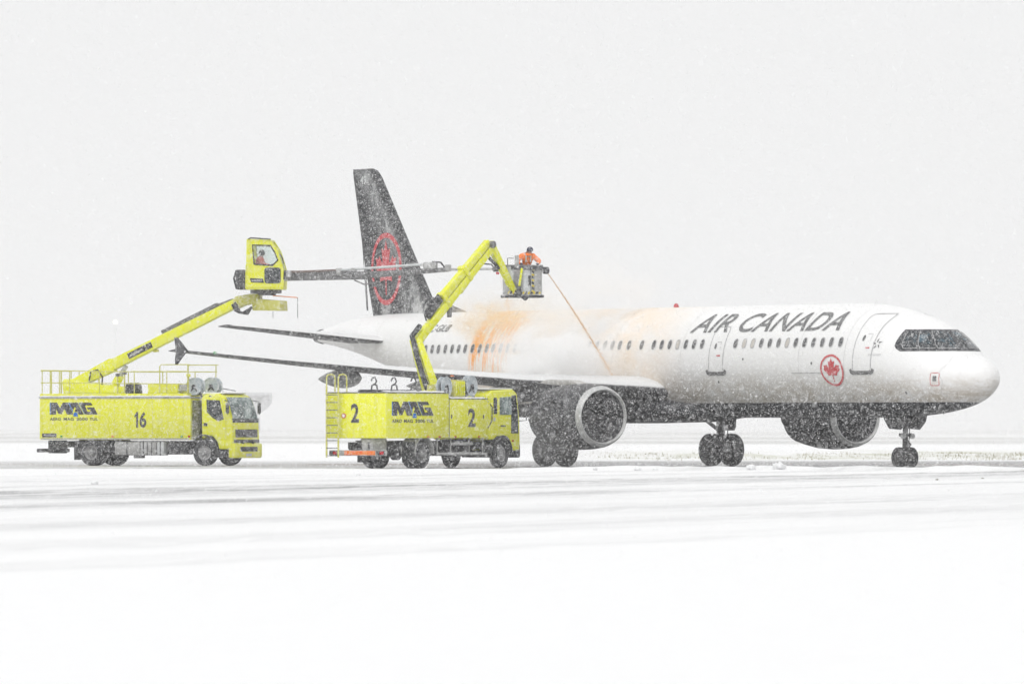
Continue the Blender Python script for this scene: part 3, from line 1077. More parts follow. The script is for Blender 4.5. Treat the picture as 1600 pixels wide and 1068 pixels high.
def fin_y(a, z):
    ale = np.interp(z, [5.95, 8, 11.35], [35.85, 37.4, 39.95])
    ch = np.interp(z, [5.95, 8, 11.35], [4.78, 3.85, 2.1])
    x = min(1, max(0, (a - ale) / ch))
    return 5 * 0.09 * ch * (0.2969 * math.sqrt(x) - 0.1260 * x - 0.3516 * x**2 + 0.2843 * x**3 - 0.1015 * x**4)


def fin_pt(a, z, sd=1, off=0.02):
    return Vector((-a, -sd * (fin_y(a, z) + off), z))


for sd in (1, -1):
    emblem(lambda u, v, s_=sd: fin_pt(39.42 - s_ * 1.20 * u, 7.72 + 1.43 * v, s_), fin, REDF)
    V, F = text_mesh('49', 0, 0.02)
    MB().add([fin_pt(41.2 + (-0.5 if sd == 1 else 0.5) * (u - 0.5), 11.1 + 0.34 * v, sd) for u, v in V], F).build('fin_number', LGREY, fin, smooth=False)
    MB().add([fin_pt(a, z, sd, 0.015) for a, z in [(41.0, 6.1), (41.06, 6.1), (41.66, 11.3), (41.60, 11.3)]], [(0, 1, 2, 3)]).build('rudder_seam', BLACK, fin)

# ---- engines
for sd in (1, -1):
    yy, zc, a0 = -sd * 5.75, 1.86, 15.85
    o = (-a0, yy, zc)
    eng = MB().lathe([(-0.22, 1.12), (-0.35, 1.15), (-0.8, 1.20), (-1.5, 1.225), (-2.3, 1.19), (-3.0, 1.08), (-3.5, 0.98), (-3.5, 0.92), (-2.6, 0.85)], o, 'x', 48)
    eng = eng.build('engine', mat('nacelle_charcoal', (0.021, 0.022, 0.025), 0.4, col2=(0.06, 0.06, 0.065), nscale=2.5), jet)
    MB().lathe([(-0.22, 1.122), (-0.08, 1.075), (-0.01, 1.02), (0.0, 0.995), (-0.03, 0.97), (-0.10, 0.945)], o, 'x', 48).build('inlet_lip', LIP, eng)
    MB().lathe([(-0.10, 0.946), (-0.25, 0.905), (-0.6, 0.87), (-1.2, 0.865), (-1.25, 0.86)], o, 'x', 48).build('inlet_duct', DARK, eng)
    mb = MB()
    for k in range(30):
        t = 2 * math.pi * k / 30
        vs_ = []
        for r_, w_, tw in ((0.26, 0.05, 0.5), (0.55, 0.075, 0.8), (0.86, 0.095, 1.05)):
            for s_ in (-1, 1):
                t2 = t + s_ * w_ * math.sin(tw) / r_
                vs_.append((-a0 - 1.0 + s_ * w_ * math.cos(tw), yy + r_ * math.cos(t2), zc + r_ * math.sin(t2)))
        mb.add(vs_, [(0, 1, 3, 2), (2, 3, 5, 4)])
    mb.build('fan_blades', DARK, eng)
    MB().lathe([(-0.55, 0.0), (-0.62, 0.08), (-0.85, 0.2), (-1.05, 0.27)], o, 'x', 24).build('spinner', DGREY, eng)
    MB().lathe([(-1.26, 0.86), (-1.27, 0.0)], o, 'x', 32).build('fan_back', BLACK, eng)
    MB().lathe([(-2.7, 0.62), (-3.5, 0.58), (-4.4, 0.42), (-4.42, 0.36), (-3.8, 0.34)], o, 'x', 32).build('core_nozzle', DGREY, eng)
    MB().lathe([(-3.9, 0.32), (-4.5, 0.22), (-4.95, 0.02)], o, 'x', 24).build('exhaust_cone', DGREY, eng)
    # pylon with its pale upper panel
    MB().prism([(-17.3, 2.98), (-18.2, 3.14), (-19.6, 3.12), (-21.6, 2.95), (-22.6, 2.75), (-21.5, 2.4), (-19.2, 2.5), (-17.5, 2.88)], yy - 0.16, yy + 0.16).build('pylon', DARK, eng, bevel=0.06)
    MB().prism([(-16.9, 3.0), (-17.7, 3.2), (-19.3, 3.24), (-19.9, 3.10), (-18.2, 2.98)], yy - 0.24, yy + 0.24).build('pylon_panel', mat('pylon_grey', (0.38, 0.37, 0.35), 0.5, col2=(0.52, 0.5, 0.48), nscale=4), eng, bevel=0.06)
    MB().prism([(-16.8, zc + 0.5), (-18.1, zc + 0.62), (-17.7, zc + 0.8)], yy - 1.22, yy - 1.0).build('strake', DARK, eng)


# ---- landing gear
def tyre_rim(name, parent, c, R_, W_, rim_r, n=32):
    w = W_ / 2
    t = MB().lathe([(-w * 0.75, rim_r), (-w * 0.95, rim_r + 0.05), (-w, R_ * 0.80), (-w * 0.9, R_ * 0.92), (-w * 0.62, R_ * 0.985), (0, R_), (w * 0.62, R_ * 0.985), (w * 0.9, R_ * 0.92), (w, R_ * 0.80), (w * 0.95, rim_r + 0.05), (w * 0.75, rim_r)], c, 'y', n)
    t = t.build(name, TYRE, parent, ang=50)
    return t


def aircraft_wheel(parent, c, R_, W_):
    t = tyre_rim('wheel', parent, c, R_, W_, R_ * 0.5)
    for s_ in (-1, 1):
        w = W_ / 2 * s_
        MB().lathe([(w * 0.78, R_ * 0.505), (w * 0.55, R_ * 0.42), (w * 0.6, R_ * 0.22), (w * 0.85, R_ * 0.16), (w * 0.85, 0.0)], c, 'y', 24).build('rim', GEARM, t)


ng = MB().tube([(-5.0, 0, 2.3), (-5.07, 0, 0.55)], 0.10, 14).tube([(-5.07, -0.28, 0.38), (-5.07, 0.28, 0.38)], 0.06, 10)
ng.tube([(-5.07, 0, 0.6), (-5.07, 0, 0.32)], 0.075, 12)
ng = ng.build('nose_gear', GEARM, jet)
for s_ in (-1, 1):
    aircraft_wheel(ng, (-5.07, s_ * 0.25, 0.38), 0.38, 0.225)
    MB().prism([(-4.25, 2.05), (-5.85, 2.05), (-5.75, 1.75), (-5.45, 1.42), (-4.75, 1.38), (-4.4, 1.65)], s_ * 0.42 - 0.02, s_ * 0.42 + 0.02).build('gear_door', PLANEDARK, ng, bevel=0.01)
    MB().lathe([(0, 0.02), (0.02, 0.10), (-0.10, 0.08), (-0.14, 0.02)], (-4.88, s_ * 0.2, 1.15), 'x', 14).build('taxi_light', ALU, ng)
MB().tube([(-5.0, 0, 1.5), (-4.15, 0, 2.1)], 0.05, 8).build('drag_strut', GEARM, ng)
MB().tube([(-5.02, 0, 1.05), (-4.72, 0, 0.85), (-5.0, 0, 0.6)], 0.035, 8).build('torque_link', GEARM, ng)
MB().box((-5.03, 0, 1.2), (0.16, 0.5, 0.12)).tube([(-5.03, -0.3, 1.5), (-5.03, 0.3, 1.5)], 0.05, 8).build('steering_collar', GEARM, ng, bevel=0.02)
MB().tube([(-4.9, 0.06, 1.9), (-4.92, 0.1, 1.3), (-4.98, 0.08, 0.6)], 0.018, 6).build('brake_hose', BLACK, ng)

for sd in (1, -1):
    yb = -sd * 3.795
    mg = MB().tube([(-21.9, yb + sd * 0.15, 2.75), (-21.97, yb, 0.62)], 0.16, 16).tube([(-21.97, yb - 0.46, 0.62), (-21.97, yb + 0.46, 0.62)], 0.11, 12)
    mg = mg.build('main_gear', GEARM, jet)
    for s_ in (-1, 1):
        aircraft_wheel(mg, (-21.97, yb + s_ * 0.465, 0.62), 0.62, 0.44)
    MB().tube([(-21.95, yb + sd * 0.05, 1.3), (-21.9, yb + sd * 1.7, 2.35)], 0.07, 10).build('side_stay', GEARM, mg)
    MB().prism([(-21.45, 2.85), (-22.4, 2.85), (-22.35, 1.55), (-22.2, 1.35), (-21.6, 1.35), (-21.5, 1.5)], yb - sd * 0.30 - 0.025, yb - sd * 0.33 + 0.025).build('gear_door', PLANEDARK, mg, bevel=0.01)
    MB().tube([(-22.05, yb, 1.35), (-22.5, yb, 1.0), (-22.05, yb, 0.7)], 0.05, 8).build('torque_link', GEARM, mg)
    MB().tube([(-21.8, yb + 0.1, 2.4), (-21.78, yb + 0.16, 1.4), (-21.85, yb + 0.2, 0.75)], 0.022, 6).build('brake_hose', BLACK, mg)


# ================================================================== TRUCK PARTS
def truck_wheel(parent, x, y, out, R_=0.5, W_=0.30, dual=False):
    """out = -1 right side, 1 left side."""
    w = W_ / 2
    t = tyre_rim('wheel', parent, (x, y, R_), R_, W_, R_ * 0.56)
    if dual:
        tyre_rim('inner_tyre', t, (x, y - out * (W_ + 0.04), R_), R_, W_, R_ * 0.56)
    o_ = out
    prof = [(o_ * w * 0.80, R_ * 0.565), (o_ * w * 0.6, R_ * 0.5), ((o_ * w * 0.05) if dual else (o_ * w * 0.45), R_ * 0.40),
            ((o_ * 0.0) if dual else (o_ * w * 0.75), R_ * 0.26), (o_ * w * 0.9, R_ * 0.2), (o_ * w * 1.0, R_ * 0.13), (o_ * w * 1.0, 0)]
    rim = MB().lathe(prof, (x, y, R_), 'y', 24)
    for k in range(10):
        a = 2 * math.pi * k / 10
        rim.tube([(x + 0.3 * R_ * math.cos(a), y + o_ * w * 0.3, R_ + 0.3 * R_ * math.sin(a)), (x + 0.3 * R_ * math.cos(a), y + o_ * w * 0.85, R_ + 0.3 * R_ * math.sin(a))], 0.016, 6)
    rim.build('rim', RIMM, t)
    return t


def arch(parent, x, z, r, y0, y1, m, name='mudguard'):
    mb = MB()
    k = 14
    outer = [(x + r * math.cos(math.pi * i / k), z + r * math.sin(math.pi * i / k)) for i in range(k + 1)]
    inner = [(x + (r - 0.05) * math.cos(math.pi * i / k), z + (r - 0.05) * math.sin(math.pi * i / k)) for i in range(k, -1, -1)]
    poly = outer + inner
    return mb.prism(poly, y0, y1).build(name, m, parent)


def flat_text(body, parent, o, ux, uy, w, h, m, off=0.0, name='lettering', shear=0, bold=0.0, sp=1.0):
    """word lying in the plane o + u*ux + v*uy."""
    V, F = text_mesh(body, shear, bold, sp)
    o, ux, uy = Vector(o), Vector(ux), Vector(uy)
    return MB().add([o + ux * (u * w) + uy * (v * h) for u, v in V], F).build(name, m, parent, smooth=False)


def mag_logo(parent, o, ux, uy, w, h):
    """heavy slanted three letter logo with blue flashes and the line of text below."""
    o, ux, uy = Vector(o), Vector(ux), Vector(uy)
    nrm = ux.cross(uy).normalized()
    S = w / 3.42
    f = lambda p, d=0.0: o + ux * (p[0] * S + 0.06 * S) + uy * (p[1] * h) + nrm * d
    polys = [[(0, 0), (0, 1), (0.44, 1), (0.66, 0.55), (0.86, 1), (1.22, 1), (1.62, 0), (1.16, 0), (0.98, 0.46), (0.78, 0.04), (0.56, 0.04), (0.38, 0.48), (0.38, 0)],
             [(1.30, 1), (1.92, 1), (2.36, 0), (2.0, 0), (1.92, 0.22), (1.72, 0.22), (1.74, 0.42), (1.82, 0.42), (1.72, 0.66), (1.60, 0.36)],
             [(2.06, 1), (2.86, 1), (3.0, 0.76), (2.44, 0.76), (2.62, 0.24), (2.86, 0.24), (2.80, 0.40), (2.66, 0.40), (2.58, 0.60), (3.10, 0.60), (3.36, 0), (2.46, 0)]]
    for pl in polys:
        lg = MB().add([f(p) for p in pl], [tuple(range(len(pl)))]).build('logo_letter', INK, parent, smooth=False)
    for pl in [[(-0.07, 0), (-0.07, 1), (-0.005, 1), (-0.005, 0)], [(1.60, -0.16), (1.66, 0.18), (1.90, 0.18), (1.96, -0.16)], [(1.24, 1), (1.32, 1), (1.62, 0.25), (1.56, 0.2)], [(1.98, 1), (2.04, 1), (2.43, 0.05), (2.41, 0)]]:
        MB().add([f(p, 0.004) for p in pl], [tuple(range(len(pl)))]).build('logo_flash', BLUE, lg, smooth=False)
    for wd, u0, u1 in (('AERO', 0.0, 0.235), ('MAG', 0.285, 0.50), ('2000', 0.555, 0.79), ('YUL', 0.825, 1.0)):
        flat_text(wd, parent, o - uy * (0.50 * h) + ux * (w * u0), ux, uy, w * (u1 - u0), 0.25 * h, INK, bold=0.035, sp=1.1)
    return lg


def railing(parent, pts, zs, r=0.022, posts=None):
    """handrail: one tube per height, one object for each post."""
    for z in zs:
        MB().tube([(x, y, z) for x, y in pts], r, 6).build('rail', YELS, parent)


def hose_reel(parent, c, r, w, m=REEL):
    """drum with two flanges, axle across y."""
    x, y, z = c
    d = MB().lathe([(-w / 2, r * 0.55), (w / 2, r * 0.55)], c, 'y', 20).build('hose_reel', BLACK, parent)
    for s_ in (-1, 1):
        yy = y + s_ * w / 2
        mb = MB().lathe([(s_ * w / 2, 0.03), (s_ * w / 2, r * 0.92), (s_ * (w / 2 + 0.02), r), (s_ * (w / 2 + 0.05), r), (s_ * (w / 2 + 0.05), r * 0.9), (s_ * (w / 2 + 0.02), r * 0.85), (s_ * (w / 2 + 0.02), 0.03)], c, 'y', 28)
        mb.build('flange', m, d)
        MB().tube([(x, yy, z), (x, yy + s_ * 0.09, z)], 0.07, 10).build('hub', DARK, d)
    mb = MB()
    for dx in (-0.8, 0.8):
        mb.bar((x + dx * r, y, z - r * 1.15), (x, y + w / 2 + 0.1, z), 0.05, 0.05)
        mb.bar((x + dx * r, y, z - r * 1.15), (x, y - w / 2 - 0.1, z), 0.05, 0.05)
    mb.build('stand', DARK, d)
    return d


def cab_shell(parent, prof, half, m, name='cab', bevel=0.07):
    return MB().prism(prof, -half, half).build(name, m, parent, bevel=bevel, seg=3)


def poly_panel(parent, pts, y, thick, m, name, bevel=0.0):
    return MB().prism(pts, y - thick / 2, y + thick / 2).build(name, m, parent, bevel=bevel, smooth=False)


# ================================================================== TRUCK 2 (near, seen from its rear right)
A2 = R(58)
T2 = Vector((-4.16, 283.53, 0))
t2 = thing('deicing_truck', 'yellow deicing truck numbered 2 with raised basket boom, parked under the wing', 'truck', T2, A2, 'yellow deicing trucks')
M2 = Matrix.Translation(T2) @ Matrix.Rotation(A2, 4, 'Z')
M2i = M2.inverted()
def L2(px, py, Y): return M2i @ P(px, py, Y)

# chassis
MB().box((1.9, 0.42, 0.82), (8.6, 0.09, 0.24)).box((1.9, -0.42, 0.82), (8.6, 0.09, 0.24)).box((-1.9, 0, 0.82), (0.1, 0.8, 0.2)).box((1.6, 0, 0.82), (0.1, 0.8, 0.2)).box((3.4, 0, 0.82), (0.1, 0.8, 0.2)).build('chassis', DARK, t2)
MB().tube([(0, -1.0, 0.5), (0, 1.0, 0.5)], 0.09, 10).lathe([(-0.2, 0.05), (-0.12, 0.2), (0.12, 0.2), (0.2, 0.05)], (0, 0, 0.5), 'y', 16).build('rear_axle', DARK, t2)
MB().tube([(5.3, -0.95, 0.5), (5.3, 0.95, 0.5)], 0.07, 10).build('front_axle', DARK, t2)
for out in (-1, 1):
    truck_wheel(t2, 0, out * 1.02, out, dual=True)
    truck_wheel(t2, 5.3, out * 1.02, out)
    arch(t2, 0, 0.52, 0.64, min(out * 0.62, out * 1.24), max(out * 0.62, out * 1.24), GREYM)
    MB().prism([(-0.66, 0.95), (-0.60, 0.95), (-0.60, 0.25), (-0.66, 0.22)], out * 0.95 - 0.25, out * 0.95 + 0.25).build('mud_flap', BLACK, t2)
# tank body in two heights with a rear apron
body = MB().prism([(-2.57, 1.08), (1.60, 1.08), (1.60, 2.68), (-2.57, 2.68)], -1.25, 1.25).build('tank_body', YEL, t2, bevel=0.035)
MB().prism([(1.61, 1.08), (4.22, 1.08), (4.22, 2.48), (1.61, 2.48)], -1.25, 1.25).build('equipment_body', YEL, t2, bevel=0.03)
MB().box((-0.48, 0, 2.70), (4.2, 2.54, 0.035)).build('deck_edge', DGREY, t2, bevel=0.01)
MB().box((2.92, 0, 2.495), (2.6, 2.53, 0.03)).build('equipment_deck', DGREY, t2, bevel=0.01)
MB().tube([(1.605, -1.255, 1.1), (1.605, -1.255, 2.47)], 0.012, 6).build('body_seam', DGREY, t2)
MB().tube([(2.9, -1.256, 1.12), (2.9, -1.256, 2.45)], 0.006, 4).build('locker_seam', YELS, t2)
for xx in (0.2, 0.95, 2.0, 3.6):
    MB().box((xx, -1.265, 1.13), (0.12, 0.03, 0.05)).build('side_marker', REDL if xx > 0.5 else AMBER, t2, bevel=0.008)
for xx in (1.75, 3.9):
    MB().box((xx, -1.262, 1.85), (0.05, 0.03, 0.14)).build('locker_latch', DARK, t2, bevel=0.01)
# lettering on the right side (reads towards the cab)
mag_logo(t2, (-2.18, -1.256, 1.88), (1, 0, 0), (0, 0, 1), 2.75, 0.5)
flat_text('2', t2, (2.85, -1.256, 1.48), (1, 0, 0), (0, 0, 1), 0.52, 0.66, INK, bold=0.03)
# rear face
flat_text('2', t2, (-2.578, 0.22, 1.63), (0, -1, 0), (0, 0, 1), 0.34, 0.68, INK, bold=0.03)
MB().lathe([(-2.578, 0.09), (-2.60, 0.09), (-2.60, 0.0)], (0, 0.52, 1.88), 'x', 18).build('round_marker', REDP, t2)
MB().lathe([(-2.603, 0.06), (-2.606, 0.0)], (0, 0.52, 1.88), 'x', 18).build('round_marker_centre', WHITEP, t2)
MB().box((-2.45, 0, 0.56), (0.12, 2.4, 0.20)).build('rear_bumper', GREYM, t2, bevel=0.02)
MB().box((-2.525, -0.12, 0.56), (0.03, 1.3, 0.15)).build('rear_warning_plate', ORGP, t2, bevel=0.005)
for yy in (-1.0, 0.98):
    MB().box((-2.52, yy, 0.56), (0.05, 0.36, 0.15)).build('tail_light_housing', DARK, t2, bevel=0.01)
    MB().box((-2.55, yy - 0.06, 0.56), (0.02, 0.16, 0.11)).build('tail_light', REDL, t2, bevel=0.01)
MB().box((-1.95, -0.35, 0.86), (0.9, 0.5, 0.42)).build('pump_box', GREYM, t2, bevel=0.04)
MB().box((-1.2, 0.5, 0.75), (0.6, 0.5, 0.5)).tube([(-2.2, 0.5, 0.7), (-0.7, 0.2, 0.6)], 0.09, 8).build('under_tank', DARK, t2, bevel=0.03)
MB().box((2.6, 0.2, 0.72), (3.2, 1.6, 0.55)).build('underbody_machinery', DARK, t2, bevel=0.05)
# side guard and step
for zz, xa, xb in ((0.52, 0.85, 4.2), (0.88, 1.8, 3.25)):
    MB().box(((xa + xb) / 2, -1.2, zz), (xb - xa, 0.06, 0.10)).build('side_guard_rail', GREYM, t2, bevel=0.012)
for xx in (0.95, 1.85, 3.1, 4.0):
    MB().box((xx, -1.15, 0.80), (0.04, 0.05, 0.62)).build('side_guard_post', GREYM, t2, bevel=0.008)
# ladder on the rear face, left
yl, yr_ = 1.16, 0.66
for yy in (yl, yr_):
    MB().tube([(-2.72, yy, 0.40), (-2.72, yy, 2.95)], 0.035, 8).build('ladder_rail', YELS, t2)
    loop = [(-2.72, yy, 2.9), (-2.72, yy, 3.22), (-2.66, yy, 3.32), (-2.55, yy - 0.10, 3.35), (-2.47, yy - 0.16, 3.30), (-2.45, yy - 0.18, 3.2), (-2.45, yy - 0.18, 2.70)]
    MB().tube(loop, 0.026, 8).build('ladder_hand_loop', YELS, t2)
for k in range(9):
    MB().box((-2.72, (yl + yr_) / 2, 0.46 + k * 0.27), (0.06, yl - yr_, 0.035)).build('ladder_rung', DGREY, t2, bevel=0.006)
# hatch clamps on the roof
for xx in (-1.85, -0.55, 0.75):
    hb = MB().lathe([(0, 0.34), (0.06, 0.34), (0.09, 0.28), (0.09, 0)], (xx, 0.0, 2.72), 'z', 20).build('tank_hatch', DARK, t2)
    MB().tube([(xx - 0.2, -0.3, 2.78), (xx - 0.16, -0.3, 2.95), (xx, -0.3, 3.0), (xx + 0.16, -0.3, 2.95), (xx + 0.2, -0.3, 2.78)], 0.032, 6).build('hatch_handle', DARK, hb)
    MB().tube([(xx + 0.02, -0.3, 2.98), (xx + 0.14, -0.3, 3.1), (xx + 0.04, -0.3, 3.24), (xx - 0.12, -0.3, 3.22), (xx - 0.2, -0.3, 3.12)], 0.03, 6).build('hatch_hook', DARK, hb)
    MB().box((xx, -0.3, 2.77), (0.6, 0.16, 0.06)).build('hatch_hinge', DARK, hb, bevel=0.01)
# reels, motor, beacon on the equipment deck
hose_reel(t2, (2.05, -0.75, 2.92), 0.36, 0.13)
hose_reel(t2, (3.75, -0.75, 2.96), 0.38, 0.13)
mot = MB().box((2.95, -0.6, 2.86), (0.75, 0.5, 0.62)).build('pump_motor', YELS, t2, bevel=0.05)
for k in range(5):
    MB().box((2.68 + k * 0.13, -0.88, 2.86), (0.035, 0.06, 0.5)).build('cooling_fin', YEL2, mot, bevel=0.006)
MB().box((2.95, -0.55, 3.24), (0.4, 0.34, 0.12)).build('motor_cover', DARK, mot, bevel=0.03)
MB().lathe([(0, 0.10), (0.05, 0.11), (0.22, 0.10), (0.28, 0.05), (0.29, 0)], (3.45, -0.2, 3.06), 'z', 14).build('warning_beacon', ORGP, t2)
MB().tube([(3.45, -0.2, 2.49), (3.45, -0.2, 3.08)], 0.03, 6).build('beacon_post', DARK, t2)
# cab
CABZ = [(4.36, 1.02), (4.36, 2.62), (4.55, 2.80), (6.05, 2.84), (6.30, 2.70), (6.48, 1.75), (6.50, 0.95), (6.46, 0.62), (5.95, 0.62), (5.90, 0.92), (5.66, 1.14), (4.94, 1.14), (4.72, 1.02)]
cab2 = cab_shell(t2, CABZ, 1.2, YEL)
MB().box((5.25, 0, 2.86), (1.75, 2.2, 0.05)).build('roof_snow', mat('snow_layer', (0.86, 0.865, 0.875), 0.85, bump=0.5), cab2, bevel=0.02)
for s_ in (-1, 1):
    y_ = s_ * 1.206
    poly_panel(cab2, [(4.66, 1.95), (4.66, 2.50), (4.70, 2.54), (4.86, 2.54), (4.90, 2.50), (4.90, 1.95)], y_, 0.02, GLASSD, 'rear_side_window', 0.004)
    poly_panel(cab2, [(5.08, 1.92), (5.08, 2.55), (5.80, 2.58), (5.86, 2.5), (5.92, 1.92)], y_, 0.02, GLASSC, 'door_window', 0.004)
    poly_panel(cab2, [(5.86, 1.25), (5.88, 2.62), (6.16, 2.64), (6.30, 2.0), (6.34, 1.25)], s_ * 1.212, 0.03, GLASSD, 'air_deflector', 0.01)
    MB().tube([(5.02, s_ * 1.205, 1.2), (5.02, s_ * 1.205, 2.66)], 0.008, 5).build('door_seam', YELS, cab2)
    MB().box((5.28, s_ * 1.225, 1.52), (0.3, 0.04, 0.05)).build('door_handle', DARK, cab2, bevel=0.012)
    MB().box((4.72, s_ * 1.208, 1.76), (0.12, 0.012, 0.14)).build('small_plate', LGREY, cab2)
    arch(cab2, 5.3, 0.52, 0.66, min(s_ * 0.6, s_ * 1.225), max(s_ * 0.6, s_ * 1.225), DARK, 'wheel_arch')
    MB().box((5.98, s_ * 1.19, 0.98), (0.10, 0.06, 0.06)).build('indicator', REDL, cab2, bevel=0.01)
    MB().tube([(6.35, s_ * 1.18, 2.35), (6.5, s_ * 1.42, 2.36), (6.5, s_ * 1.46, 1.72), (6.4, s_ * 1.2, 1.7)], 0.018, 6).build('mirror_arm', DARK, cab2)
    MB().box((6.5, s_ * 1.46, 2.05), (0.08, 0.2, 0.42)).build('mirror', DARK, cab2, bevel=0.03)
MB().prism([(-1.08, 1.82), (1.08, 1.82), (1.02, 2.60), (-1.02, 2.60)], 6.42, 6.44, 'x').build('windscreen', GLASSD, cab2)
MB().box((6.38, 0, 0.62), (0.36, 2.36, 0.5)).build('front_bumper', DARK, cab2, bevel=0.06)
MB().tube([(4.34, -0.95, 1.1), (4.30, -0.98, 2.1), (4.42, -0.95, 2.55)], 0.07, 8).build('exhaust_stack', DARK, t2)
MB().tube([(4.28, -1.1, 1.3), (4.5, -1.24, 1.7), (4.52, -1.24, 2.2), (4.3, -1.1, 2.5)], 0.02, 6).build('cab_hose', BLACK, t2)
MB().tube([(5.4, 0.2, 2.85), (5.4, 0.2, 3.3)], 0.012, 5).build('antenna', DARK, cab2)

# boom: pedestal, lower A-frame, two parallel upper arms, knuckle and basket arm
B0 = L2(676, 612, 285.3); E1 = L2(649, 530, 285.6); TT = L2(765, 382, 288.2); JJ = L2(803, 456, 289.2)
perp = (TT - E1).cross(Vector((0, 0, 1))).normalized()
ped = MB().lathe([(2.5, 0.45), (2.75, 0.45), (2.8, 0.36), (3.0, 0.34), (3.0, 0)], (B0.x, B0.y, 0), 'z', 24).build('boom_pedestal', YELS, t2)
low = MB()
for s_ in (-1, 1):
    low.bar(B0 + perp * s_ * 0.26 + Vector((0, 0, -0.1)), E1 + perp * s_ * 0.16, 0.10, 0.34, up=(TT - E1), w2=0.10, h2=0.22)
low.bar(B0.lerp(E1, 0.3) - perp * 0.2, B0.lerp(E1, 0.3) + perp * 0.2, 0.10, 0.10)
low.build('boom_lower_arm', YEL2, t2, bevel=0.015)
hd = (TT - B0); hd.z = 0; hd.normalize()
MB().tube([B0 + hd * 0.30 + Vector((0, 0, -0.05)), B0.lerp(E1, 0.45) + hd * 0.30], 0.10, 12).build('boom_cylinder', YEL2, t2)
MB().tube([B0.lerp(E1, 0.42) + hd * 0.30, B0.lerp(E1, 0.97) + hd * 0.14], 0.06, 10).build('boom_cylinder_rod', ALU, t2)
MB().bar(B0.lerp(E1, 0.12) + hd * 0.02, B0.lerp(E1, 0.30) + hd * 0.34, 0.10, 0.10, up=perp).build('boom_brace', YEL2, t2, bevel=0.015)
MB().prism([(B0.x - 0.30, B0.z - 0.28), (B0.x + 0.42, B0.z - 0.28), (B0.x + 0.34, B0.z + 0.12), (B0.x - 0.14, B0.z + 0.16)], B0.y - 0.3, B0.y + 0.3).build('boom_foot', YEL2, t2, bevel=0.03)
hs = (B0 - TT); hs.z = 0; hs = hs.normalized() * 0.22
MB().tube([B0 + hs * 1.2, B0.lerp(E1, 0.35) + hs * 1.25, B0.lerp(E1, 0.7) + hs * 1.1, E1 + hs * 0.9 + Vector((0, 0, 0.12)), E1.lerp(TT, 0.09) + hs * 0.6 + Vector((0, 0, 0.18))], 0.10, 8).build('boom_hose_bundle', BLACK, t2)
upv = (TT - E1).normalized().cross(perp).normalized()
if upv.z < 0: upv = -upv
m1 = E1.lerp(TT, 0.0)
MB().bar(E1 - (TT - E1).normalized() * 0.12 - upv * 0.10, TT - upv * 0.14, 0.26, 0.30, up=upv, h2=0.24).build('boom_main_arm', YEL2, t2, bevel=0.02)
MB().bar(E1.lerp(TT, 0.40) + upv * 0.21, TT + upv * 0.13, 0.24, 0.28, up=upv, h2=0.22).build('boom_upper_arm', YEL2, t2, bevel=0.02)
MB().bar(E1.lerp(TT, 0.62) + upv * 0.035 - perp * 0.1, E1.lerp(TT, 0.97) + upv * 0.02 - perp * 0.1, 0.08, 0.06, up=upv).build('boom_slide_rail', LGREY, t2)
for f in (0.40, 0.68):
    c_ = E1.lerp(TT, f) + upv * 0.06
    MB().bar(c_ - (TT - E1).normalized() * 0.08, c_ + (TT - E1).normalized() * 0.08, 0.34, 0.64, up=upv).build('boom_collar', YEL, t2, bevel=0.02)
# hose guard loop beside the lower end of the upper arm
g0 = E1.lerp(TT, 0.17) + upv * 0.12; g1 = E1.lerp(TT, 0.38) + upv * 0.22
MB().tube([g0, g0 + upv * 0.26 + (TT - E1).normalized() * 0.1, g1 + upv * 0.20, g1 + upv * 0.02], 0.035, 6).build('hose_guard', BLACK, t2)
MB().bar(g0 + (TT - E1).normalized() * 0.12 + upv * 0.08, g1 + upv * 0.02, 0.14, 0.26, up=upv).build('hose_chain', DARK, t2, bevel=0.02)
MB().bar(E1.lerp(TT, 0.50) - upv * 0.28 - perp * 0.14, E1.lerp(TT, 0.60) - upv * 0.28 - perp * 0.14, 0.03, 0.2, up=upv).build('boom_label_plate', DARK, t2)
flat_text('BOOM', t2, E1.lerp(TT, 0.515) - upv * 0.31 - perp * 0.157, (TT - E1).normalized(), upv, 0.3, 0.06, WHITEP) if False else None
MB().bar(E1.lerp(TT, 0.41) - upv * 0.22, E1.lerp(TT, 0.41) - upv * 0.26 - Vector((0, 0, 0.42)), 0.12, 0.14, up=perp).build('boom_bracket', DGREY, t2, bevel=0.015)
MB().bar(E1.lerp(TT, 0.55) - upv * 0.28, E1.lerp(TT, 0.80) - upv * 0.20, 0.14, 0.12, up=upv).build('boom_lower_box', YELS, t2, bevel=0.02)
MB().tube([E1 - upv * 0.22 - perp * 0.15, E1.lerp(TT, 0.3) - upv * 0.29 - perp * 0.15, E1.lerp(TT, 0.62) - upv * 0.02 - perp * 0.16, E1.lerp(TT, 0.98) - perp * 0.15], 0.022, 6).build('boom_hydraulic_line', BLACK, t2)
MB().tube([TT - perp * 0.22, TT + perp * 0.22], 0.13, 14).build('knuckle_pin', DGREY, t2)
MB().bar(TT + Vector((0, 0, 0.06)), JJ, 0.20, 0.30, up=perp.cross(JJ - TT), w2=0.18, h2=0.22).build('basket_arm', YEL2, t2, bevel=0.02)
MB().tube([E1.lerp(TT, 0.93) - upv * 0.30, TT.lerp(JJ, 0.45) + (E1 - TT).normalized() * 0.10 - Vector((0, 0, 0.02))], 0.06, 8).build('knuckle_cylinder', DARK, t2)
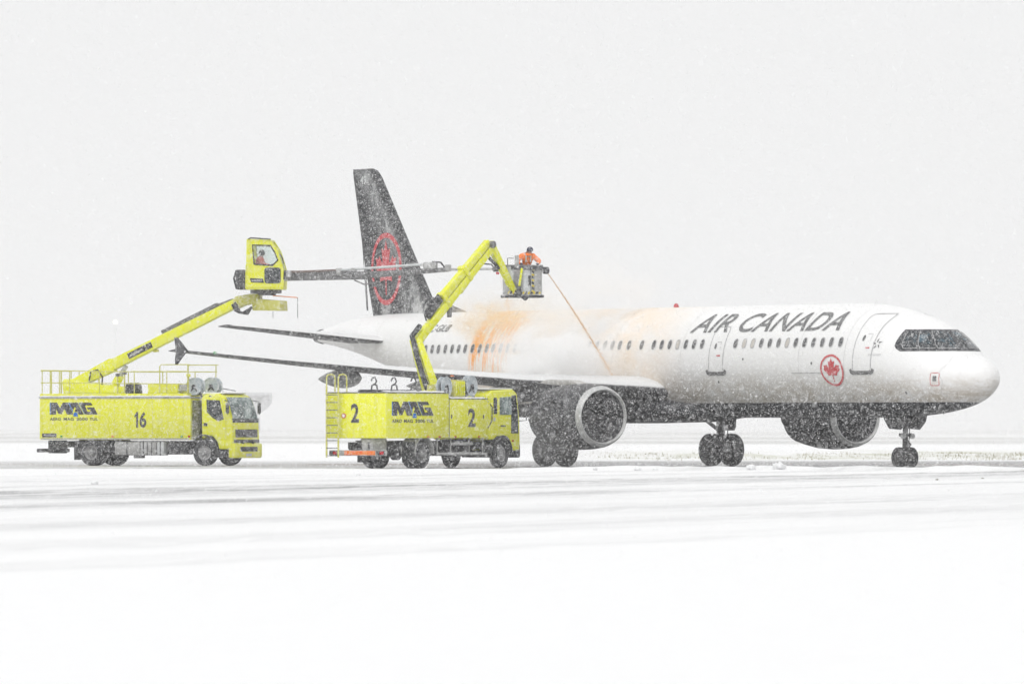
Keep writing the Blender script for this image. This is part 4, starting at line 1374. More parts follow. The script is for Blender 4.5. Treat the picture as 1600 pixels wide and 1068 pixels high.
# basket
bc = L2(816, 462, 289.6)
FZ2 = bc.z
BA = R(-46)      # basket turned towards the camera
bm_ = Matrix.Translation(bc) @ Matrix.Rotation(BA, 4, 'Z')
def bk(x, y, z): return bm_ @ Vector((x, y, z))
rot = Matrix.Rotation(BA, 3, 'Z')
basket = MB().box(bk(0, 0, -0.02), (1.42, 0.95, 0.10), rot).build('basket', DARK, t2, bevel=0.02)
HB = 1.08
for x0, x1 in ((-0.62, -0.42), (-0.06, 0.22), (0.24, 0.62)):
    MB().box(bk((x0 + x1) / 2, -0.42, 0.56), (x1 - x0, 0.025, 1.0), rot).build('panel', LGREY if x0 < 0.2 else GREYM, basket, bevel=0.008)
MB().box(bk(0, 0.42, 0.56), (1.24, 0.025, 1.0), rot).build('panel', LGREY, basket, bevel=0.008)
for x_ in (-0.63, 0.63):
    MB().box(bk(x_, 0, 0.56), (0.025, 0.84, 1.0), rot).build('panel', GREYM, basket, bevel=0.008)
for x_ in (-0.62, -0.1, 0.25, 0.62):
    MB().box(bk(x_, -0.44, 0.55), (0.05, 0.04, 1.1), rot).build('post', GREYM, basket, bevel=0.008)
MB().tube([bk(-0.66, -0.45, HB), bk(0.66, -0.45, HB), bk(0.66, 0.45, HB), bk(-0.66, 0.45, HB), bk(-0.66, -0.45, HB)], 0.04, 8).build('top_rail', DGREY, basket)
MB().box(bk(0.1, -0.42, 1.0), (1.2, 0.16, 0.12), rot).build('control_panel', DARK, basket, bevel=0.03)
for k in range(9):
    MB().box(bk(0.30, -0.448 - 0.02, 0.16 + k * 0.10), (0.10, 0.012, 0.055), rot @ Matrix.Rotation(R(25), 3, 'Y')).build('hazard_stripe', HAZARD_Y if k % 2 == 0 else INK, basket)
for k in range(7):
    MB().box(bk(-0.05 + k * 0.10, -0.46, 0.10), (0.055, 0.012, 0.10), rot @ Matrix.Rotation(R(30), 3, 'Y')).build('hazard_stripe', HAZARD_Y if k % 2 == 0 else INK, basket)
for k in range(4):
    MB().box(bk(-0.60 + k * 0.09, -0.455, 0.12), (0.05, 0.012, 0.12), rot @ Matrix.Rotation(R(30), 3, 'Y')).build('hazard_stripe', HAZARD_Y if k % 2 == 0 else INK, basket)
MB().box(bk(0.17, -0.45, 0.55), (0.08, 0.06, 0.36), rot).build('control_box', DARK, basket, bevel=0.015)
MB().box(bk(-0.30, -0.46, 1.24), (0.14, 0.14, 0.46), rot).build('lamp_column', GREYM, basket, bevel=0.02)
MB().tube([bk(-0.64, -0.44, 1.1), bk(-0.64, -0.44, 1.36), bk(-0.42, -0.44, 1.36)], 0.018, 6).build('grab_rail', DGREY, basket)
MB().tube([JJ, bk(-0.2, -0.42, 0.1), bk(0.1, -0.2, -0.08)], 0.11, 10).build('basket_bracket', DARK, basket)
MB().bar(bk(-0.22, -0.5, 0.35), bk(-0.12, -0.5, 1.0), 0.08, 0.08).build('levelling_cylinder', YEL2, basket, bevel=0.015)
NZ1 = bk(0.78, -0.46, 0.92)
MB().tube([bk(0.55, -0.45, 1.02), bk(0.70, -0.46, 0.98), NZ1], 0.05, 8).lathe([(-0.08, 0.02), (-0.08, 0.13), (0.08, 0.13), (0.08, 0.02)], NZ1, 'y', 16).build('spray_gun', DARK, basket)

for x0, x1, z_ in ((-2.4, 1.4, 2.722), (1.75, 4.1, 2.513)):
    mb = MB()
    n_ = 24
    vs_, fs_ = [], []
    for i in range(n_ + 1):
        x_ = x0 + (x1 - x0) * i / n_
        h_ = 0.02 + 0.03 * abs(math.sin(i * 1.7) * math.sin(i * 0.6 + 1))
        vs_ += [(x_, -1.22, z_), (x_, -1.17, z_ + h_), (x_, -0.95, z_ + h_ * 0.9), (x_, -0.85, z_)]
    for i in range(n_):
        fs_ += [(4 * i + j, 4 * i + j + 1, 4 * i + j + 5, 4 * i + j + 4) for j in range(3)]
    mb.add(vs_, fs_).build('ledge_snow', mat('snow_layer', (0.86, 0.865, 0.875)), t2)

# ================================================================== TRUCK 16
A16 = R(-25)
T16 = Vector((-15.68, 305.6, 0))
t16 = thing('deicing_truck', 'yellow deicing truck numbered 16 with glazed operator booth on long boom', 'truck', T16, A16, 'yellow deicing trucks')
M16 = Matrix.Translation(T16) @ Matrix.Rotation(A16, 4, 'Z')
M16i = M16.inverted()
MB().box((2.0, 0.42, 0.82), (8.4, 0.09, 0.24)).box((2.0, -0.42, 0.82), (8.4, 0.09, 0.24)).box((-1.9, 0, 0.82), (0.1, 0.8, 0.2)).box((1.6, 0, 0.82), (0.1, 0.8, 0.2)).build('chassis', DARK, t16)
MB().tube([(0, -1.0, 0.5), (0, 1.0, 0.5)], 0.09, 10).lathe([(-0.2, 0.05), (-0.12, 0.2), (0.12, 0.2), (0.2, 0.05)], (0, 0, 0.5), 'y', 16).build('rear_axle', DARK, t16)
MB().tube([(4.9, -0.95, 0.5), (4.9, 0.95, 0.5)], 0.07, 10).build('front_axle', DARK, t16)
for out in (-1, 1):
    truck_wheel(t16, 0, out * 1.02, out, dual=True)
    truck_wheel(t16, 4.9, out * 1.02, out)
    arch(t16, 0, 0.52, 0.66, min(out * 0.62, out * 1.22), max(out * 0.62, out * 1.22), DARK)
    MB().prism([(-0.70, 0.95), (-0.64, 0.95), (-0.64, 0.25), (-0.70, 0.22)], out * 0.95 - 0.25, out * 0.95 + 0.25).build('mud_flap', BLACK, t16)
MB().prism([(-2.18, 0.99), (4.36, 0.99), (4.36, 2.58), (-2.18, 2.58)], -1.25, 1.25).build('tank_body', YEL, t16, bevel=0.03)
MB().box((1.09, 0, 2.61), (6.6, 2.55, 0.07)).build('roof_edge_trim', GREYM, t16, bevel=0.01)
MB().box((1.0, 0, 2.70), (6.4, 2.4, 0.12)).build('roof_deck', YEL, t16, bevel=0.02)
MB().box((1.09, -1.252, 1.03), (6.4, 0.02, 0.05)).build('lower_trim', GREYM, t16)
MB().tube([(4.05, -1.255, 1.05), (4.05, -1.255, 2.55)], 0.007, 5).build('body_seam', YELS, t16)
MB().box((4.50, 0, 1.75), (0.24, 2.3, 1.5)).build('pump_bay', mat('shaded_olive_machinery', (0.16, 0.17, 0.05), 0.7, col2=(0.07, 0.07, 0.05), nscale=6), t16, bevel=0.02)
for xx, m_ in ((-1.22, GREENL), (1.0, AMBER), (3.98, GREENL), (4.3, REDL)):
    MB().box((xx, -1.262, 1.12), (0.09, 0.03, 0.07)).build('side_marker', m_, t16, bevel=0.008)
mag_logo(t16, (-1.72, -1.256, 1.96), (1, 0, 0), (0, 0, 1), 2.08, 0.46)
MB().add([(1.95 + 0.19 * u, -1.256, 1.46 + 0.60 * v) for u, v in [(0.36, 0), (0.36, 0.74), (0.0, 0.62), (0.0, 0.78), (0.46, 1), (0.82, 1), (0.82, 0)]], [tuple(range(7))]).build('lettering', INK, t16, smooth=False)
flat_text('6', t16, (2.17, -1.256, 1.46), (1, 0, 0), (0, 0, 1), 0.29, 0.60, INK, bold=0.03)
flat_text('No step', t16, (3.25, -1.256, 2.32), (1, 0, 0), (0, 0, 1), 0.25, 0.05, YELS) if False else None
MB().box((-1.75, -1.256, 1.16), (0.62, 0.012, 0.15)).build('maker_plate', INK, t16)
flat_text('Vestergaard', t16, (-2.0, -1.264, 1.125), (1, 0, 0), (0, 0, 1), 0.5, 0.08, WHITEP)
MB().box((-2.05, 0, 0.72), (0.5, 0.7, 0.5)).build('rear_machinery', DARK, t16, bevel=0.04)
MB().box((-2.25, 0, 0.58), (0.22, 2.3, 0.14)).tube([(-2.2, -0.4, 0.6), (-1.2, -0.42, 0.78)], 0.06, 6).build('rear_bumper', DARK, t16, bevel=0.02)
for xa, xb, m_ in ((1.05, 2.15, GREYM), (2.17, 2.45, ALU), (2.48, 2.85, GREYM), (2.88, 3.2, LGREY)):
    tk = MB().box(((xa + xb) / 2, -1.0, 0.66), (xb - xa, 0.42, 0.52)).build('side_tank', m_, t16, bevel=0.05)
    MB().box(((xa + xb) / 2, -1.215, 0.66), (0.04, 0.012, 0.53)).build('tank_strap', DARK, tk)
MB().box((2.0, 0.2, 0.70), (3.6, 1.5, 0.5)).box((3.75, -0.9, 0.66), (0.9, 0.5, 0.45)).build('underbody_machinery', DARK, t16, bevel=0.05)
MB().box((2.05, -1.05, 0.36), (0.4, 0.2, 0.14)).build('foot_step', DGREY, t16, bevel=0.02)
for xx in (-0.55, 1.09, 2.72):
    MB().box((xx, -1.2515, 1.82), (0.012, 0.008, 1.45)).build('panel_joint', YELS, t16)
mb = MB()
vs_, fs_ = [], []
for i in range(41):
    x_ = -2.15 + 6.45 * i / 40
    h_ = 0.015 + 0.03 * abs(math.sin(i * 1.9) * math.sin(i * 0.5 + 1))
    vs_ += [(x_, -1.27, 2.648), (x_, -1.25, 2.648 + h_), (x_, -1.215, 2.648 + h_), (x_, -1.203, 2.648)]
for i in range(40):
    fs_ += [(4 * i + j, 4 * i + j + 1, 4 * i + j + 5, 4 * i + j + 4) for j in range(3)]
mb.add(vs_, fs_).build('ledge_snow', MATS['snow_layer'], t16)
# roof furniture
turret = MB().prism([(-1.55, 2.76), (1.35, 2.76), (1.2, 2.98), (-0.1, 3.12), (-1.55, 3.34), (-1.62, 3.2)], -0.5, 0.5).build('boom_turret', YEL2, t16, bevel=0.05)
MB().lathe([(0, 0.34), (0.14, 0.34), (0.34, 0.30), (0.42, 0.2), (0.42, 0)], (1.62, -0.7, 2.76), 'z', 18).build('tank_dome', DARK, t16)
MB().box((3.0, -0.5, 2.94), (1.3, 0.9, 0.36)).build('roof_locker', YEL, t16, bevel=0.03)
hose_reel(t16, (4.3, -0.72, 3.03), 0.34, 0.24)
hose_reel(t16, (4.3, 0.72, 3.05), 0.34, 0.24)
MB().box((3.85, -0.7, 2.98), (0.35, 0.4, 0.26)).build('reel_motor', GREYM, t16, bevel=0.03)
for xx, zz in ((1.15, 3.42), (1.45, 3.5), (4.2, 3.4)):
    wl = MB().tube([(xx, -1.12, 2.76), (xx, -1.12, zz)], 0.03, 6).build('work_light_post', YELS, t16)
    MB().box((xx, -1.12, zz + 0.05), (0.14, 0.12, 0.12)).build('work_light', DGREY if xx < 4 else YEL2, wl, bevel=0.02)
RX = [-2.1, -1.75, -1.35, -0.9, 0.4, 1.9, 3.3]
for s_ in (-1, 1):
    y_ = s_ * 1.18
    MB().tube([(-2.15, y_, 3.66), (1.05, y_, 3.60), (4.25, y_, 3.60)], 0.022, 6).build('top_rail', YELS, t16)
    MB().tube([(-2.15, y_, 3.18), (4.25, y_, 3.12)], 0.02, 6).build('middle_rail', YELS, t16)
    for xx in RX:
        MB().tube([(xx, y_, 2.76), (xx, y_, 3.63)], 0.02, 6).build('rail_post', YELS, t16)
    MB().tube([(3.0, y_, 2.76), (3.0, y_, 3.80), (3.06, y_, 3.86), (4.3, y_, 3.86)], 0.022, 6).build('front_rail_frame', YELS, t16)
    MB().tube([(4.2, y_, 2.76), (4.2, y_, 3.88)], 0.022, 6).build('rail_post', YELS, t16)
for z_ in (3.18, 3.64):
    MB().tube([(-2.15, -1.18, z_), (-2.15, 1.18, z_)], 0.022, 6).build('rear_rail', YELS, t16)
for xx, y_ in ((-1.45, -0.4), (-1.45, 0.4)):
    MB().tube([(-2.12, y_, 2.76), (-2.12, y_, 3.62), (-1.9, y_, 3.66)], 0.03, 6).build('gate_post', YELS, t16)

# boom, along the truck's length
E0, E1b = Vector((-1.35, 0, 3.12)), Vector((5.72, 0, 6.22))
bd = (E1b - E0).normalized(); bu = Vector((-bd.z, 0, bd.x))
K = E0.lerp(E1b, 0.245)
MB().bar(E0, K, 0.34, 0.36, up=bu, h2=0.52).build('boom_base_section', YEL2, t16, bevel=0.025)
MB().bar(K - bd * 0.04, E1b, 0.30, 0.42, up=bu, h2=0.34).build('boom_main_section', YEL2, t16, bevel=0.025)
MB().bar(E0.lerp(E1b, 0.56) + bu * 0.27, E0.lerp(E1b, 0.90) + bu * 0.27, 0.22, 0.16, up=bu).build('hose_tray', DGREY, t16, bevel=0.03)
MB().bar(E0.lerp(E1b, 0.90) + bu * 0.24, E0.lerp(E1b, 0.985) + bu * 0.18, 0.16, 0.10, up=bu).build('hose_tray_end', DGREY, t16, bevel=0.02)
MB().tube([(0.35, 0, 2.95), K + Vector((0.30, 0, -0.42))], 0.17, 14).build('lift_cylinder', YEL2, t16)
MB().tube([K + Vector((0.24, 0, -0.50)), K + Vector((0.55, 0, -0.05))], 0.09, 12).build('lift_cylinder_rod', ALU, t16)
MB().tube([(-0.55, -0.25, 3.25), (-0.45, -0.3, 3.62), (-0.15, -0.3, 3.68), (0.05, -0.28, 3.4), (0.0, -0.25, 3.05)], 0.03, 6).build('boom_hose', BLACK, t16)
c_ = E0.lerp(E1b, 0.40)
MB().bar(c_ - bd * 0.42 - Vector((0, 0.156, 0)), c_ + bd * 0.42 - Vector((0, 0.156, 0)), 0.012, 0.22, up=bu).build('boom_label_plate', INK, t16)
V, F = text_mesh('elephant', 0.3, 0.01)
MB().add([c_ - bd * 0.34 + bd * 0.62 * u + bu * (0.14 * v - 0.08) + Vector((0, -0.165, 0)) for u, v in V], F).build('boom_lettering', WHITEP, t16, smooth=False)
c2_ = E0.lerp(E1b, 0.475)
MB().bar(c2_ - bd * 0.14 - Vector((0, 0.156, 0)), c2_ + bd * 0.12 - Vector((0, 0.156, 0)), 0.012, 0.22, up=bu).build('boom_label_plate', INK, t16)
MB().box(E0.lerp(E1b, 0.49) - bu * 0.26, (0.22, 0.12, 0.1)).build('boom_bracket', YELS, t16, bevel=0.02)
# head: knuckle, platform beam, slewing ring
MB().prism([(5.55, 6.08), (5.7, 6.46), (6.35, 6.56), (6.72, 6.56), (6.72, 5.92), (6.45, 5.92), (6.42, 6.18), (6.05, 6.12), (5.72, 5.98)], -0.18, 0.18).build('boom_head', YELS, t16, bevel=0.03)
MB().prism([(6.7, 6.36), (7.7, 6.28), (7.72, 5.9), (6.7, 5.92)], -0.32, 0.32).build('counter_box', YELS, t16, bevel=0.02)
for k in range(3):
    MB().tube([(5.6 + 0.1 * k, -0.2, 6.15), (5.75 + 0.08 * k, -0.26, 5.92 - 0.04 * k), (6.1 + 0.1 * k, -0.26, 5.84 - 0.03 * k), (6.45, -0.22, 6.05)], 0.04, 6).build('hose_loop', BLACK, t16)
MB().prism([(5.6, 6.1), (5.75, 6.25), (5.95, 5.92), (5.75, 5.9)], -0.24, -0.18).build('knuckle_cover', DARK, t16)
MB().box((6.95, 0, 6.64), (0.9, 0.9, 0.14)).lathe([(6.5, 0.34), (6.72, 0.34)], (7.0, 0, 0), 'z', 20).build('slewing_ring', DARK, t16, bevel=0.02)
MB().tube([(7.3, -0.1, 6.48), (8.35, -0.1, 6.40)], 0.02, 6).build('marker_whip', AMBER, t16)
MB().tube([(8.35, -0.1, 6.40), (8.35, -0.1, 5.62)], 0.012, 5).build('marker_chain', DARK, t16)
MB().tube([(7.35, -0.2, 5.9), (7.35, -0.2, 5.62)], 0.010, 5).build('marker_chain', DARK, t16)

# operator booth: hollow shell with a see-through side window
bx, bz = 6.20, 6.74
OUT = [(0, 0), (0.03, 1.86), (1.04, 1.82), (1.30, 1.45), (1.54, 0.72), (1.50, 0)]
INN = [(0.34, 0.93), (0.27, 1.66), (1.00, 1.64), (1.16, 1.40), (1.30, 1.08), (1.08, 0.88)]
BW = 0.68
mb = MB()
for y0 in (-BW, BW):
    for dy in (0.0, 0.05 if y0 < 0 else -0.05):
        vs_ = [(bx + p[0], y0 + dy, bz + p[1]) for p in OUT] + [(bx + p[0], y0 + dy, bz + p[1]) for p in INN]
        mb.add(vs_, [(i, (i + 1) % 6, 6 + (i + 1) % 6, 6 + i) for i in range(6)])
    yi = y0 + (0.05 if y0 < 0 else -0.05)
    vs_ = [(bx + p[0], q_, bz + p[1]) for q_ in (y0, yi) for p in INN]
    mb.add(vs_, [(i, (i + 1) % 6, 6 + (i + 1) % 6, 6 + i) for i in range(6)])
# roof and floor, back and sill under the front glass
for i0, t_ in ((1, 0.05), (5, -0.0)):
    a_, b_ = OUT[i0], OUT[(i0 + 1) % 6]
    mb.bar((bx + a_[0], 0, bz + a_[1]), (bx + b_[0], 0, bz + b_[1]), 2 * BW, 0.06)
mb.bar((bx + 0.0, 0, bz), (bx + 0.015, 0, bz + 0.9), 2 * BW, 0.05, up=(1, 0, 0))
mb.bar((bx + 1.50, 0, bz), (bx + 1.525, 0, bz + 0.35), 2 * BW, 0.05, up=(1, 0, 0))
booth = mb.build('operator_booth', YEL, t16, smooth=False)
for y0 in (-BW + 0.025, BW - 0.025):
    MB().prism([(bx + p[0], bz + p[1]) for p in INN], y0 - 0.006, y0 + 0.006).build('side_window', GLASS, booth)
    mb = MB()
    lp = [(bx + p[0], y0 + (-0.035 if y0 < 0 else 0.035), bz + p[1]) for p in INN]
    mb.tube(lp + [lp[0]], 0.03, 6).build('window_seal', BLACK, booth)
MB().bar((bx + 1.27, 0, bz + 1.45), (bx + 1.51, 0, bz + 0.74), 2 * BW - 0.1, 0.02, up=(1, 0, 0)).build('front_window', GLASS, booth)
MB().bar((bx + 1.54, 0, bz + 0.70), (bx + 1.525, 0, bz + 0.36), 2 * BW - 0.1, 0.02, up=(1, 0, 0)).build('lower_front_window', GLASSD, booth)
MB().bar((bx + 0.02, 0, bz + 0.92), (bx + 0.03, 0, bz + 1.82), 2 * BW - 0.1, 0.02, up=(1, 0, 0)).build('rear_window', GLASS, booth)
MB().prism([(bx + p[0], bz + p[1]) for p in rrect(0.76, 1.42, 0.20, 0.80, 0.10)], -BW - 0.02, -BW + 0.01).build('lower_side_window', GLASSD, booth)
MB().prism([(bx + p[0], bz + p[1]) for p in [(0.16, 0.40), (0.22, 0.24), (0.74, 0.22), (0.70, 0.38)]], -BW - 0.012, -BW + 0.01).build('booth_plate', INK, booth)
V, F = text_mesh('elephant', 0.3, 0.01)
MB().add([(bx + 0.26 + 0.42 * u, -BW - 0.016, bz + 0.265 + 0.085 * v) for u, v in V], F).build('booth_lettering', WHITEP, booth, smooth=False)
MB().tube([(bx + 0.1, -BW, bz + 1.88), (bx + 0.2, -BW + 0.1, bz + 1.93), (bx + 1.0, -BW + 0.1, bz + 1.88)], 0.03, 6).build('roof_rail', DARK, booth)
MB().tube([(bx + 1.40, -BW - 0.04, bz + 1.3), (bx + 1.5, -BW - 0.08, bz + 1.15), (bx + 1.54, -BW - 0.05, bz + 0.95)], 0.025, 6).build('wiper_arm', DARK, booth)
MB().box((bx - 0.22, 0, bz + 0.35), (0.40, 1.1, 0.75)).build('rear_power_pack', DARK, booth, bevel=0.04)
for k in range(4):
    MB().tube([(bx - 0.42, -0.45 + 0.1 * k, bz + 0.7), (bx - 0.52, -0.45 + 0.1 * k, bz + 0.4), (bx - 0.42, -0.4 + 0.1 * k, bz + 0.0)], 0.03, 6).build('hose', BLACK, booth)
MB().box((bx + 0.7, 0, bz + 0.10), (0.4, 0.45, 0.14)).build('seat_base', DARK, booth, bevel=0.02)
MB().box((bx + 0.52, 0, bz + 0.50), (0.46, 0.5, 0.10)).bar((bx + 0.28, 0, bz + 0.5), (bx + 0.18, 0, bz + 1.15), 0.46, 0.10, up=(1, 0, 0)).build('seat', DARK, booth, bevel=0.03)
MB().tube([(bx + 1.05, -0.1, bz + 0.03), (bx + 1.10, -0.1, bz + 0.9)], 0.03, 6).box((bx + 1.10, -0.1, bz + 0.92), (0.2, 0.4, 0.06)).build('joystick_console', DARK, booth, bevel=0.01)
BP = Vector((bx + 0.75, 0, 0))
TB = Matrix.Translation(BP) @ Matrix.Rotation(R(21), 4, 'Z') @ Matrix.Diagonal((0.94, 1, 1, 1)) @ Matrix.Translation(-BP)
booth.matrix_local = TB
# telescopic spray arm: two dark sections and a pale pipe riding above
arm0 = TB @ Vector((bx + 1.50, -0.30, bz + 0.50))
def A16p(px, py, Y): return M16i @ P(px, py, Y)
aE1 = A16p(577, 430, 300.4); aE2 = A16p(700, 421, 299.0); aE3 = A16p(776, 420, 297.9)
MB().bar(arm0, aE1, 0.26, 0.40, h2=0.30).build('spray_arm_outer', DGREY, t16, bevel=0.02)
MB().bar(arm0.lerp(aE1, 0.90), aE2, 0.2, 0.26, h2=0.16).build('spray_arm_inner', DGREY, t16, bevel=0.02)
MB().bar(aE2, aE3, 0.10, 0.10, h2=0.08).build('spray_arm_tip', GREYM, t16, bevel=0.01)
p0 = A16p(452, 425, 301.9); p1 = A16p(530, 422, 301); p2 = A16p(575, 418, 300.4); p3 = A16p(668, 412.5, 299.3)
MB().tube([p0, p1], 0.045, 8).build('spray_pipe_rear', mat('rusty_pipe', (0.14, 0.10, 0.09), 0.6, col2=(0.25, 0.2, 0.18), nscale=7), t16)
MB().tube([p1, p3], 0.05, 8).build('spray_pipe_front', LGREY, t16)
for pp, dz in ((p0, -0.12), (p1, -0.1), (arm0.lerp(aE1, 0.82) + Vector((0, 0, 0.15)), 0), (aE2 + Vector((0, 0, 0.06)), 0.0)):
    MB().box(pp + Vector((0, 0, dz * 0.5)), (0.2, 0.2, 0.26)).build('pipe_clamp', GREYM, t16, bevel=0.03)
q0 = A16p(668, 414, 299.3)
MB().box(q0 + Vector((0.12, 0, -0.02)), (0.55, 0.24, 0.26)).build('nozzle_carriage', GREYM, t16, bevel=0.06)
MB().tube([q0 + Vector((0.2, 0, 0.12)), q0 + Vector((0.55, 0, 0.10)), q0 + Vector((0.75, 0, -0.14)), aE2 + Vector((0.15, 0, 0.02))], 0.035, 6).build('carriage_hose', BLACK, t16)
MB().tube([aE1.lerp(arm0, 0.16) + Vector((0, -0.1, -0.18)), aE1.lerp(arm0, 0.05) + Vector((0, -0.1, -0.34)), aE1 + Vector((0.25, -0.1, -0.30))], 0.03, 6).box(aE1 + Vector((0.28, -0.1, -0.34)), (0.14, 0.14, 0.2)).build('arm_sensor', DGREY, t16)
MB().tube([aE2 + Vector((0.9, 0, 0.02)), aE2 + Vector((1.3, 0, 0.22)), aE2 + Vector((1.8, 0, 0.18)), aE3 + Vector((-0.1, 0, 0.03))], 0.03, 6).build('tip_hose', BLACK, t16)
MB().lathe([(-0.16, 0.05), (-0.12, 0.11), (0.16, 0.09), (0.2, 0.04)], aE3, 'x', 12).build('spray_nozzle', DGREY, t16)
MB().box(aE3 + Vector((0.05, -0.02, -0.16)), (0.1, 0.1, 0.1)).build('nozzle_lamp', REDL, t16, bevel=0.02)

# cab of truck 16
CAB = [(4.78, 1.0), (4.74, 2.60), (4.95, 2.74), (5.55, 2.76), (5.88, 2.62), (6.06, 2.3), (6.26, 1.72), (6.30, 0.95), (6.28, 0.62), (5.60, 0.62), (5.52, 0.92), (5.28, 1.14), (4.98, 1.12)]
cab16 = cab_shell(t16, CAB, 1.2, YEL, bevel=0.09)
SW = [(5.02, 2.52), (5.66, 2.50), (5.86, 1.78), (5.60, 1.70), (5.34, 1.82), (5.04, 2.05)]
for s_ in (-1, 1):
    poly_panel(cab16, SW, s_ * 1.206, 0.02, GLASSD, 'side_window', 0.004)
    MB().box((4.98, s_ * 1.222, 1.58), (0.18, 0.04, 0.12)).build('door_handle', DARK, cab16, bevel=0.02)
    MB().tube([(5.95, s_ * 1.207, 1.1), (5.95, s_ * 1.207, 1.75), (5.76, s_ * 1.207, 2.6)], 0.008, 5).build('door_seam', YELS, cab16)
    arch(cab16, 4.9, 0.52, 0.68, min(s_ * 0.6, s_ * 1.235), max(s_ * 0.6, s_ * 1.235), DARK, 'wheel_arch')
    MB().box((5.95, s_ * 1.19, 0.80), (0.62, 0.07, 0.30)).build('bumper_corner', YEL, cab16, bevel=0.03)
    MB().box((6.30, s_ * 0.98, 0.74), (0.10, 0.30, 0.20)).build('headlight', ALU, cab16, bevel=0.03)
    MB().box((5.75, s_ * 1.15, 0.45), (0.5, 0.12, 0.24)).build('cab_step', DARK, cab16, bevel=0.03)
    MB().tube([(5.9, s_ * 1.18, 2.5), (6.15, s_ * 1.38, 2.45), (6.16, s_ * 1.40, 1.95)], 0.02, 6).build('mirror_arm', DARK, cab16)
    MB().box((6.15, s_ * 1.41, 2.2), (0.10, 0.18, 0.40)).build('mirror', DARK, cab16, bevel=0.03)
# windscreen follows the raked front
def rake(z): return 6.06 + (2.3 - z) * (0.20 / 0.58) if z < 2.3 else 6.06 - (z - 2.3) * 0.56
ws = MB()
rows_ = []
for i in range(9):
    z_ = 1.74 + (2.62 - 1.74) * i / 8
    wd = 1.10 - 0.03 * i / 8
    rows_.append([(rake(z_) + 0.022, y_, z_) for y_ in (-wd, -wd / 3, wd / 3, wd)])
ws.add([p for r in rows_ for p in r], [(i * 4 + j, i * 4 + j + 1, (i + 1) * 4 + j + 1, (i + 1) * 4 + j) for i in range(8) for j in range(3)])
wsc = ws.build('windscreen', GLASSC, cab16)
MB().box((6.22, 0, 1.72), (0.10, 2.3, 0.18)).build('windscreen_panel', DARK, cab16, bevel=0.03)
for y_ in (-0.6, 0.35):
    MB().tube([(6.28, y_, 1.76), (6.17, y_ + 0.55, 2.05)], 0.015, 5).build('wiper', BLACK, wsc)
MB().box((6.295, 0, 1.24), (0.05, 1.9, 0.30)).build('grille', DARK, cab16, bevel=0.02)
for k in range(3):
    MB().box((6.325, 0, 1.14 + 0.10 * k), (0.02, 1.86, 0.02)).build('grille_slat', DGREY, cab16)
bmp = MB().box((6.25, 0, 0.58), (0.34, 2.44, 0.56)).build('front_bumper', YEL, cab16, bevel=0.07)
MB().box((6.425, 0, 0.64), (0.02, 1.5, 0.18)).build('bumper_grille', DARK, bmp, bevel=0.005)
MB().box((6.30, 0, 0.94), (0.05, 2.2, 0.12)).build('grille_gap', DARK, cab16)
MB().box((6.415, 0, 0.42), (0.02, 0.52, 0.11)).build('licence_plate', LGREY, bmp)
MB().box((5.3, 0, 2.775), (0.9, 2.0, 0.05)).build('roof_snow', MATS['snow_layer'], cab16, bevel=0.02)
MB().tube([(5.0, 0.3, 2.74), (4.98, 0.3, 2.95), (5.6, 0.3, 2.86)], 0.02, 6).build('roof_bar', DARK, cab16)
MB().box((5.2, -1.19, 2.66), (0.12, 0.04, 0.04)).build('roof_marker', DARK, cab16)

cab16.matrix_local = Matrix.Translation((4.74, 0, 0)) @ Matrix.Diagonal((0.88, 0.95, 1, 1)) @ Matrix.Translation((-4.74, 0, 0))

# ================================================================== PEOPLE
def figure(name, label, joints, edges, radii, mats_, assign, root, loc, rz):
    """One continuous skinned body; materials by nearest joint group."""
    me = bpy.data.meshes.new(name + '_rig')
    names = list(joints)
    idx = {n: i for i, n in enumerate(names)}
    me.from_pydata([joints[n] for n in names], [(idx[a], idx[b]) for a, b in edges], [])
    ob = bpy.data.objects.new('tmp_body', me)
    COL.objects.link(ob)
    sk = ob.modifiers.new('skin', 'SKIN')
    sk.use_smooth_shade = True
    ss = ob.modifiers.new('sub', 'SUBSURF')
    ss.levels = 2; ss.render_levels = 2
    lay = me.skin_vertices[0].data
    for n in names:
        r_ = radii[n]
        lay[idx[n]].radius = r_ if isinstance(r_, tuple) else (r_, r_)
    lay[idx[root]].use_root = True
    dg = bpy.context.evaluated_depsgraph_get()
    out = bpy.data.meshes.new_from_object(ob.evaluated_get(dg))
    bpy.data.objects.remove(ob)
    out.materials.clear()
    for m_ in mats_:
        out.materials.append(m_)
    P_ = np.array([joints[n] for n in names])
    A_ = [assign(n) for n in names]
    for p in out.polygons:
        c_ = np.array(p.center)
        p.material_index = A_[int(np.argmin(((P_ - c_) ** 2).sum(1)))]
        p.use_smooth = True
    o = bpy.data.objects.new(name, out)
    COL.objects.link(o)
    o.location = loc
    o.rotation_euler = (0, 0, rz)
    tag(o, label, 'person')
    return o


def add_fingers(J, E, RD, wrist, hand, side, fwd, across):
    """five short bent fingers rooted in the palm."""
    f, a = Vector(fwd).normalized(), Vector(across).normalized()
    base = Vector(J[hand])
    down = Vector((0, 0, -1))
    for k, (o_, ln) in enumerate(((-0.030, 0.07), (-0.010, 0.08), (0.010, 0.075), (0.030, 0.06))):
        n1, n2 = f'{hand}_f{k}a', f'{hand}_f{k}b'
        J[n1] = tuple(base + a * o_ + f * ln * 0.6)
        J[n2] = tuple(base + a * o_ + f * ln * 0.85 + down * 0.035)
        E += [(hand, n1), (n1, n2)]
        RD[n1] = 0.010; RD[n2] = 0.008
    J[hand + '_t'] = tuple(base + a * 0.05 * side + f * 0.02)
    E.append((hand, hand + '_t')); RD[hand + '_t'] = 0.010


